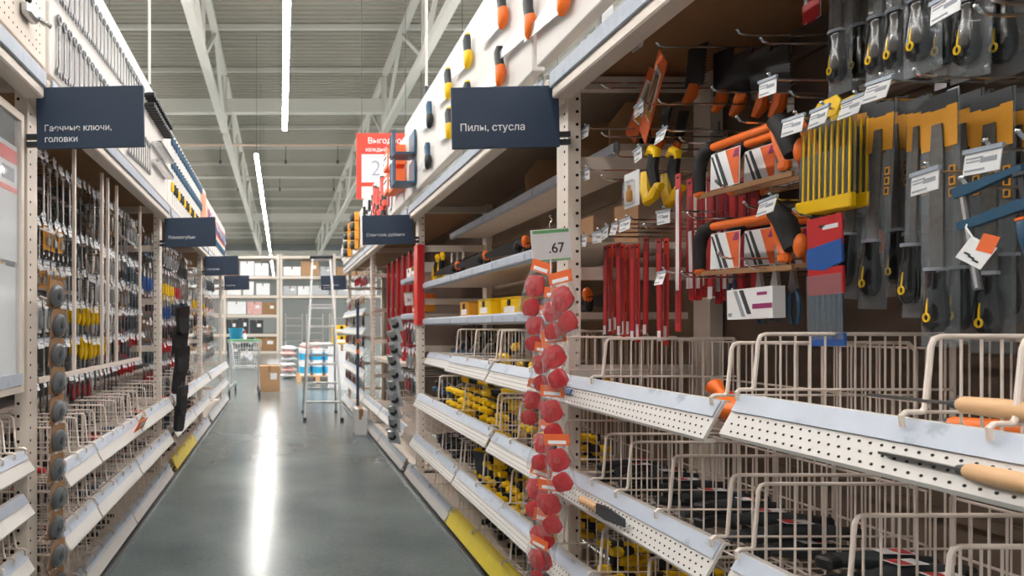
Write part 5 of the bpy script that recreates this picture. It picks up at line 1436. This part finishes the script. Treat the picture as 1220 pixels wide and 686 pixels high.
for zi, z in enumerate((0.42, 0.70, 0.98, 1.25, 1.5)):
    for k in range(9):
        pr, nm, cat = random.choice([KINDS['bw'], KINDS['bk'], KINDS['by'], KINDS['bo'], KINDS['br']])
        q = R3.world(-0.06, 8.15 + k * 0.26, z + 0.20)
        spawn(pr, '%s on the %s sloping shelf by the ladder' % (nm, ROWN[4 - zi]), cat, q, (0, 0, FACE_R), '%s on sloping shelf %s' % (nm, ROWN[4 - zi]), 1.25)
hang_rows(R3, 'by the ladder', ((2.05, ('bw', 'bk', 'sr')), ), 8.1, 10.5, 0.2, 0.05, second=False, sc=1.3)
# ------------------------------------------------------------------ ladder
t = thing('platform_ladder', 'aluminium platform step ladder standing in the aisle', 'ladder', (0.565, 8.75, 0))
fl = [((-0.25, -0.30, 0.0), (-0.125, 0.12, 2.22)), ((0.25, -0.30, 0.0), (0.125, 0.12, 2.22))]
for a, c in fl:
    o = obj('front_rail', MB().bar(a, c, 0.028, 0.065, up=(0, 1, 0)).mesh('rail', 'alu'), t)
    obj('foot', MB().box((a[0], a[1], 0.02), (0.045, 0.075, 0.04)).mesh('foot', 'black'), o)
for s in (-1, 1):
    o = obj('rear_leg', MB().bar((s * 0.245, 0.58, 0.0), (s * 0.17, 0.12, 1.55), 0.025, 0.045, up=(0, 1, 0)).mesh('leg', 'alu'), t)
    obj('foot', MB().box((s * 0.245, 0.58, 0.02), (0.04, 0.06, 0.04)).mesh('foot', 'black'), o)
for k in range(6):
    u = (0.24 + k * 0.255) / 2.22
    x = 0.25 - 0.125 * u; y = -0.30 + 0.42 * u
    obj('step', MB().box((0, y + 0.03, u * 2.22), (2 * x - 0.02, 0.09, 0.028), ch=0.004).mesh('step', 'alu'), t)
obj('platform', MB().box((0, 0.16, 1.56), (0.34, 0.24, 0.03), ch=0.004).mesh('platform', 'alu'), t)
obj('top_bar', MB().bar((-0.125, 0.12, 2.21), (0.125, 0.12, 2.21), 0.03, 0.03).mesh('top_bar', 'alu'), t)
obj('tool_tray', MB().box((0, 0.12, 2.24), (0.32, 0.16, 0.03), ch=0.006).mesh('tray', 'charcoal'), t)
for z in (0.35, 0.85):
    u = z / 1.55
    x = 0.245 - 0.075 * u
    obj('rear_brace', MB().bar((-x, 0.58 - 0.46 * u, z), (x, 0.58 - 0.46 * u, z), 0.02, 0.03).mesh('brace', 'alu'), t)

# ------------------------------------------------------------------ shopping trolley
t = thing('shopping_trolley', 'wire shopping trolley with a blue bucket at the end of the aisle', 'trolley', (-0.66, 11.7, 0))
b = MB()
def rect(z, x0, x1, y0, y1):
    return [(x0, y0, z), (x1, y0, z), (x1, y1, z), (x0, y1, z)]
top = rect(0.98, -0.28, 0.28, -0.42, 0.46); bot = rect(0.52, -0.22, 0.22, -0.40, 0.34)
b.tube(top, 0.009, 6, closed=True); b.tube(bot, 0.006, 6, closed=True)
for i in range(4):
    j = (i + 1) % 4
    for k in range(11):
        u = k / 11
        p0 = Vector(bot[i]).lerp(Vector(bot[j]), u); p1 = Vector(top[i]).lerp(Vector(top[j]), u)
        b.tube([p0, p1], 0.003, 4)
for k in range(1, 4):
    u = k / 4
    b.tube([Vector(bot[i]).lerp(Vector(top[i]), u) for i in range(4)], 0.004, 4, closed=True)
for k in range(9):
    x = -0.2 + 0.05 * k
    b.tube([(x, -0.4, 0.52), (x, 0.34, 0.52)], 0.003, 4)
obj('basket', b.mesh('basket', 'alu', True), t)
b = MB()
for s in (-1, 1):
    b.tube([(s * 0.29, -0.48, 1.02), (s * 0.27, -0.42, 0.95), (s * 0.25, -0.36, 0.5), (s * 0.27, -0.40, 0.16)], 0.013, 7)
    b.tube([(s * 0.27, -0.40, 0.17), (s * 0.22, 0.42, 0.20)], 0.013, 7)
    b.tube([(s * 0.23, 0.30, 0.19), (s * 0.22, 0.1, 0.52)], 0.011, 7)
obj('frame', b.mesh('frame', 'alu', True), t)
obj('handle', MB().cyl((-0.29, -0.48, 1.02), (0.29, -0.48, 1.02), 0.018, n=10).mesh('handle', 'green', True), t)
WH = MB().lathe((-0.016, 0, 0), (0.016, 0, 0), [(0, 0.05), (0.15, 0.06), (0.85, 0.06), (1, 0.05)], 14).mesh('wheel', 'black', True)
FK = MB().box((0, 0.0, 0.055), (0.05, 0.03, 0.09)).mesh('fork', 'steel')
for x, y in ((-0.27, -0.38), (0.27, -0.38), (-0.22, 0.42), (0.22, 0.42)):
    o = obj('caster', WH, t, (x, y, 0.061)); obj('fork', FK, o, (0, 0, 0.0))
bk = thing('bucket', 'sky blue bucket riding in the shopping trolley', 'bucket', (-0.83, 11.55, 1.0))
obj('body', MB().lathe((0, 0, 0), (0, 0, 0.24), [(0, 0.1), (0.02, 0.105), (0.95, 0.135), (1, 0.142)], 18).mesh('body', 'cyan', True), bk)
obj('handle', MB().tube([(-0.14, 0, 0.22), (-0.1, -0.06, 0.12), (0, -0.09, 0.08), (0.1, -0.06, 0.12), (0.14, 0, 0.22)], 0.004, 5).mesh('handle', 'steel', True), bk)
bt = thing('spray_bottle', 'white bottle with a red cap standing in the trolley', 'bottle', (-0.66, 11.42, 0.99))
obj('body', MB().lathe((0, 0, 0), (0, 0, 0.16), [(0, 0.035), (0.7, 0.038), (0.9, 0.02), (1, 0.014)], 12).mesh('body', 'paper', True), bt)
obj('cap', MB().lathe((0, 0, 0.16), (0, 0, 0.22), [(0, 0.016), (0.6, 0.018), (1, 0.01)], 10).mesh('cap', 'red', True), bt)
bg = thing('carrier_bag', 'crumpled white bag lying inside the shopping trolley', 'bag', (-0.64, 11.64, 0.55))
bb_ = MB().ball((0, 0, 0.13), 0.13, 18, 12, s=(1.0, 1.3, 0.8))
bb_.v = [(p[0] * (1 + 0.16 * math.sin(p[2] * 38 + p[1] * 21)), p[1] * (1 + 0.14 * math.sin(p[0] * 33 + 1)), max(0.005, p[2] + 0.03 * math.sin(p[0] * 29 + p[1] * 24))) for p in bb_.v]
obj('body', bb_.mesh('body', 'greybag', True), bg)
obj('knot', MB().lathe((0, 0, 0.25), (0.02, 0, 0.33), [(0, 0.04), (0.5, 0.02), (1, 0.05)], 9).mesh('knot', 'greybag', True), bg)

# ------------------------------------------------------------------ cartons
def carton(name, loc, size, label, m='card', group=None, rz=0.0):
    t = thing(name, label, 'box', loc, (0, 0, rz), group)
    w, d, h = size
    obj('body', MB().box((0, 0, h / 2), (w, d, h), ch=0.004).mesh('body', m), t)
    obj('tape', MB().box((0, 0, h + 0.001), (0.05, d * 0.99, 0.002)).box((0, -d / 2 - 0.001, h - 0.06), (0.05, 0.002, 0.12)).mesh('tape', 'brown' if m != 'brown' else 'card'), t)
    obj('label', MB().box((w * 0.2, -d / 2 - 0.0015, h * 0.6), (w * 0.3, 0.002, h * 0.25)).mesh('label', 'paper'), t)
    return t
carton('cardboard_box', (-0.23, 12.45, 0), (0.42, 0.4, 0.5), 'brown cardboard box on the floor beside the trolley')
carton('parts_box', (XP[1] - 0.2, 7.45, 0.0), (0.14, 0.26, 0.30), 'white and red carton on the floor against the shelving of red profiles', 'paper')

# ------------------------------------------------------------------ pallet of paint tubs
def pallet(loc, label, group=None, w=0.8, d=1.2):
    t = thing('pallet', label, 'pallet', loc, group=group)
    for k in range(5):
        obj('deck_board', MB().box((0, -d / 2 + 0.06 + k * (d - 0.12) / 4, 0.133), (w, 0.11, 0.02)).mesh('board', 'wood'), t)
    for s in (-1, 0, 1):
        obj('runner', MB().box((s * (w / 2 - 0.05), 0, 0.062), (0.1, d, 0.12)).mesh('runner', 'wood'), t)
    return t
pallet((0.84, 15.0, 0), 'wooden pallet carrying the blue tubs behind the ladder', w=0.95, d=1.1)
TUB = ('paint_tub', [('body', MB().lathe((0, 0, 0), (0, 0, 0.27), [(0, 0.12), (1, 0.128)], 16).mesh('body', 'paper', True)), ('lid', MB().lathe((0, 0, 0.27), (0, 0, 0.30), [(0, 0.134), (0.8, 0.134), (1, 0.12)], 16).mesh('lid', 'paper', True)),
                     ('label_band', MB().lathe((0, 0, 0.05), (0, 0, 0.20), [(0, 0.1275), (1, 0.130)], 16).mesh('band', 'cyan', True))])
for l in range(2):
    for j in range(3):
        for k in range(3):
            spawn(TUB, 'white tub with a sky blue band on the %s layer of the pallet' % ('lower', 'upper')[l], 'tub', (0.84 + (k - 1) * 0.29, 14.62 + j * 0.29, 0.145 + l * 0.305), (0, 0, 0), 'tubs, %s layer' % ('lower', 'upper')[l])
for k, (x, y, m, lb) in enumerate(((0.62, 14.62, 'skin_pink', 'pink sack lying on top of the blue tubs'), (1.08, 14.62, 'greybag', 'white sack lying on top of the blue tubs'), (0.85, 15.02, 'skin_pink', 'pink sack at the back on top of the blue tubs'))):
    s_ = thing('sack', lb, 'sack', (x, y, 0.76))
    obj('body', MB().ball((0, 0, 0.07), 0.2, 14, 8, s=(1.0, 0.7, 0.4)).mesh('body', m, True), s_)
    obj('seam', MB().box((0.2, 0, 0.07), (0.03, 0.18, 0.02), ch=0.004).mesh('seam', m), s_)
for k in range(6):
    s_ = thing('sack', 'grey sack in the heap to the side of the blue tubs', 'sack', (0.16 + 0.02 * (k % 2), 15.6 + 0.05 * (k % 2), 0.002 + 0.135 * k), (0, 0, rnd(-0.2, 0.2)), 'sacks heaped beside the tubs')
    obj('body', MB().ball((0, 0, 0.065), 0.2, 14, 8, s=(0.95, 1.3, 0.32)).mesh('body', ('greybag', 'skin_pink', 'paper')[k % 3], True), s_)
    obj('seam', MB().box((0.19, 0, 0.065), (0.03, 0.3, 0.015), ch=0.004).mesh('seam', 'paper'), s_)
for k in range(2):
    spawn(p_tool_case('yellow'), 'big yellow crate stacked beyond the ladder', 'crate', (1.22, 12.8, 1.0 + k * 0.21), (0, 0, 0.0), 'yellow crates beyond the ladder', 1.9)
carton('white_carton', (1.22, 12.85, 0.0), (0.5, 0.45, 0.90), 'tall white carton under the yellow crates', 'paper')

# ------------------------------------------------------------------ pallet racks at the end of the hall
def pallet_rack(x0, n, y, label, levels=(0.14, 0.95, 1.85, 2.75, 3.65, 4.6), skip=()):
    t = thing('pallet_rack', label, 'shelving', (x0, y, 0))
    for k in range(n + 1):
        for d in (0.0, 1.0):
            obj('upright_post', MB().box((k * 2.5, d, 2.35), (0.12, 0.1, 4.7)).mesh('post', 'cream'), t)
    for k in range(n):
        for z in levels:
            if (k, z) in skip: continue
            for d in (0.0, 1.0):
                obj('beam', MB().box((k * 2.5 + 1.25, d, z - 0.06), (2.38, 0.06, 0.13)).mesh('beam', 'cream'), t)
            obj('deck', MB().box((k * 2.5 + 1.25, 0.5, z + 0.012), (2.38, 0.94, 0.02)).mesh('deck', 'backgrey'), t)
    return t
pallet_rack(-5.15, 2, 29.5, 'tall cream pallet rack facing the end of the aisle')
pallet_rack(0.0, 3, 29.5, 'tall cream pallet rack beyond the ladder with an open passage below', levels=(2.75, 3.65, 4.6))
pallet_rack(-13.5, 3, 29.5, 'tall cream pallet rack deep in the next aisle')
mats_ = ['card', 'greybag', 'paper', 'brown', 'skin_pink', 'charcoal']
nm_ = {'card': 'brown carton', 'greybag': 'film-wrapped grey bundle', 'paper': 'white carton', 'brown': 'dark brown carton', 'skin_pink': 'pinkish carton', 'charcoal': 'dark carton'}
def rack_load(x0, x1, z, zn, hs, ms, lv):
    x = x0
    while x < x1 - 0.35:
        w = rnd(0.45, 0.95); h = rnd(*hs); m = random.choice(ms)
        if x + w > x1: break
        carton('stock_box', (x + w / 2, 29.5 + 0.35, z + 0.024), (w, 0.6, h), '%s on the %s level of the pallet rack' % (nm_[m], lv), m, '%ss, %s level' % (nm_[m], lv))
        x += w + rnd(0.02, 0.12)
for x0 in (-5.05, -2.55):
    rack_load(x0, x0 + 2.35, 4.6 - 0.95, 0, (0.45, 0.7), ['greybag', 'card', 'paper'], 'topmost')
    rack_load(x0, x0 + 2.35, 2.75, 0, (0.4, 0.65), ['paper', 'greybag', 'paper'], 'second highest')
    rack_load(x0, x0 + 2.35, 1.85, 0, (0.35, 0.6), ['brown', 'paper', 'skin_pink'], 'middle')
    rack_load(x0, x0 + 2.35, 0.95, 0, (0.55, 0.72), ['charcoal', 'charcoal', 'charcoal', 'brown'], 'lower')
    rack_load(x0, x0 + 2.35, 0.14, 0, (0.5, 0.65), ['charcoal', 'brown', 'charcoal'], 'lowest')
for x0 in (0.1, 2.6, 5.1):
    rack_load(x0, x0 + 2.35, 3.65, 0, (0.4, 0.7), ['card', 'paper', 'greybag'], 'topmost')
    rack_load(x0, x0 + 2.35, 2.75, 0, (0.4, 0.65), ['greybag', 'greybag', 'paper'], 'second highest')
# white cage shelves in the passage behind
for k, (x, y) in enumerate(((0.25, 34.0), (1.4, 34.5), (2.6, 33.5))):
    t = thing('cage_shelf', 'white wire cage shelf in the passage behind the pallet rack', 'shelving', (x, y, 0), group='cage shelves behind the rack')
    for sx in (0, 0.9):
        for sy in (0, 0.5):
            obj('post', MB().box((sx, sy, 1.0), (0.04, 0.04, 2.0)).mesh('post', 'white'), t)
    for z in (0.15, 0.55, 0.95, 1.35, 1.75):
        obj('shelf_board', MB().box((0.45, 0.25, z), (0.86, 0.46, 0.04)).mesh('board', 'white'), t)
carton('blue_drum_box', (-2.0, 26.5, 0.0), (0.5, 0.5, 0.5), 'dark carton on the floor before the pallet rack', 'charcoal')
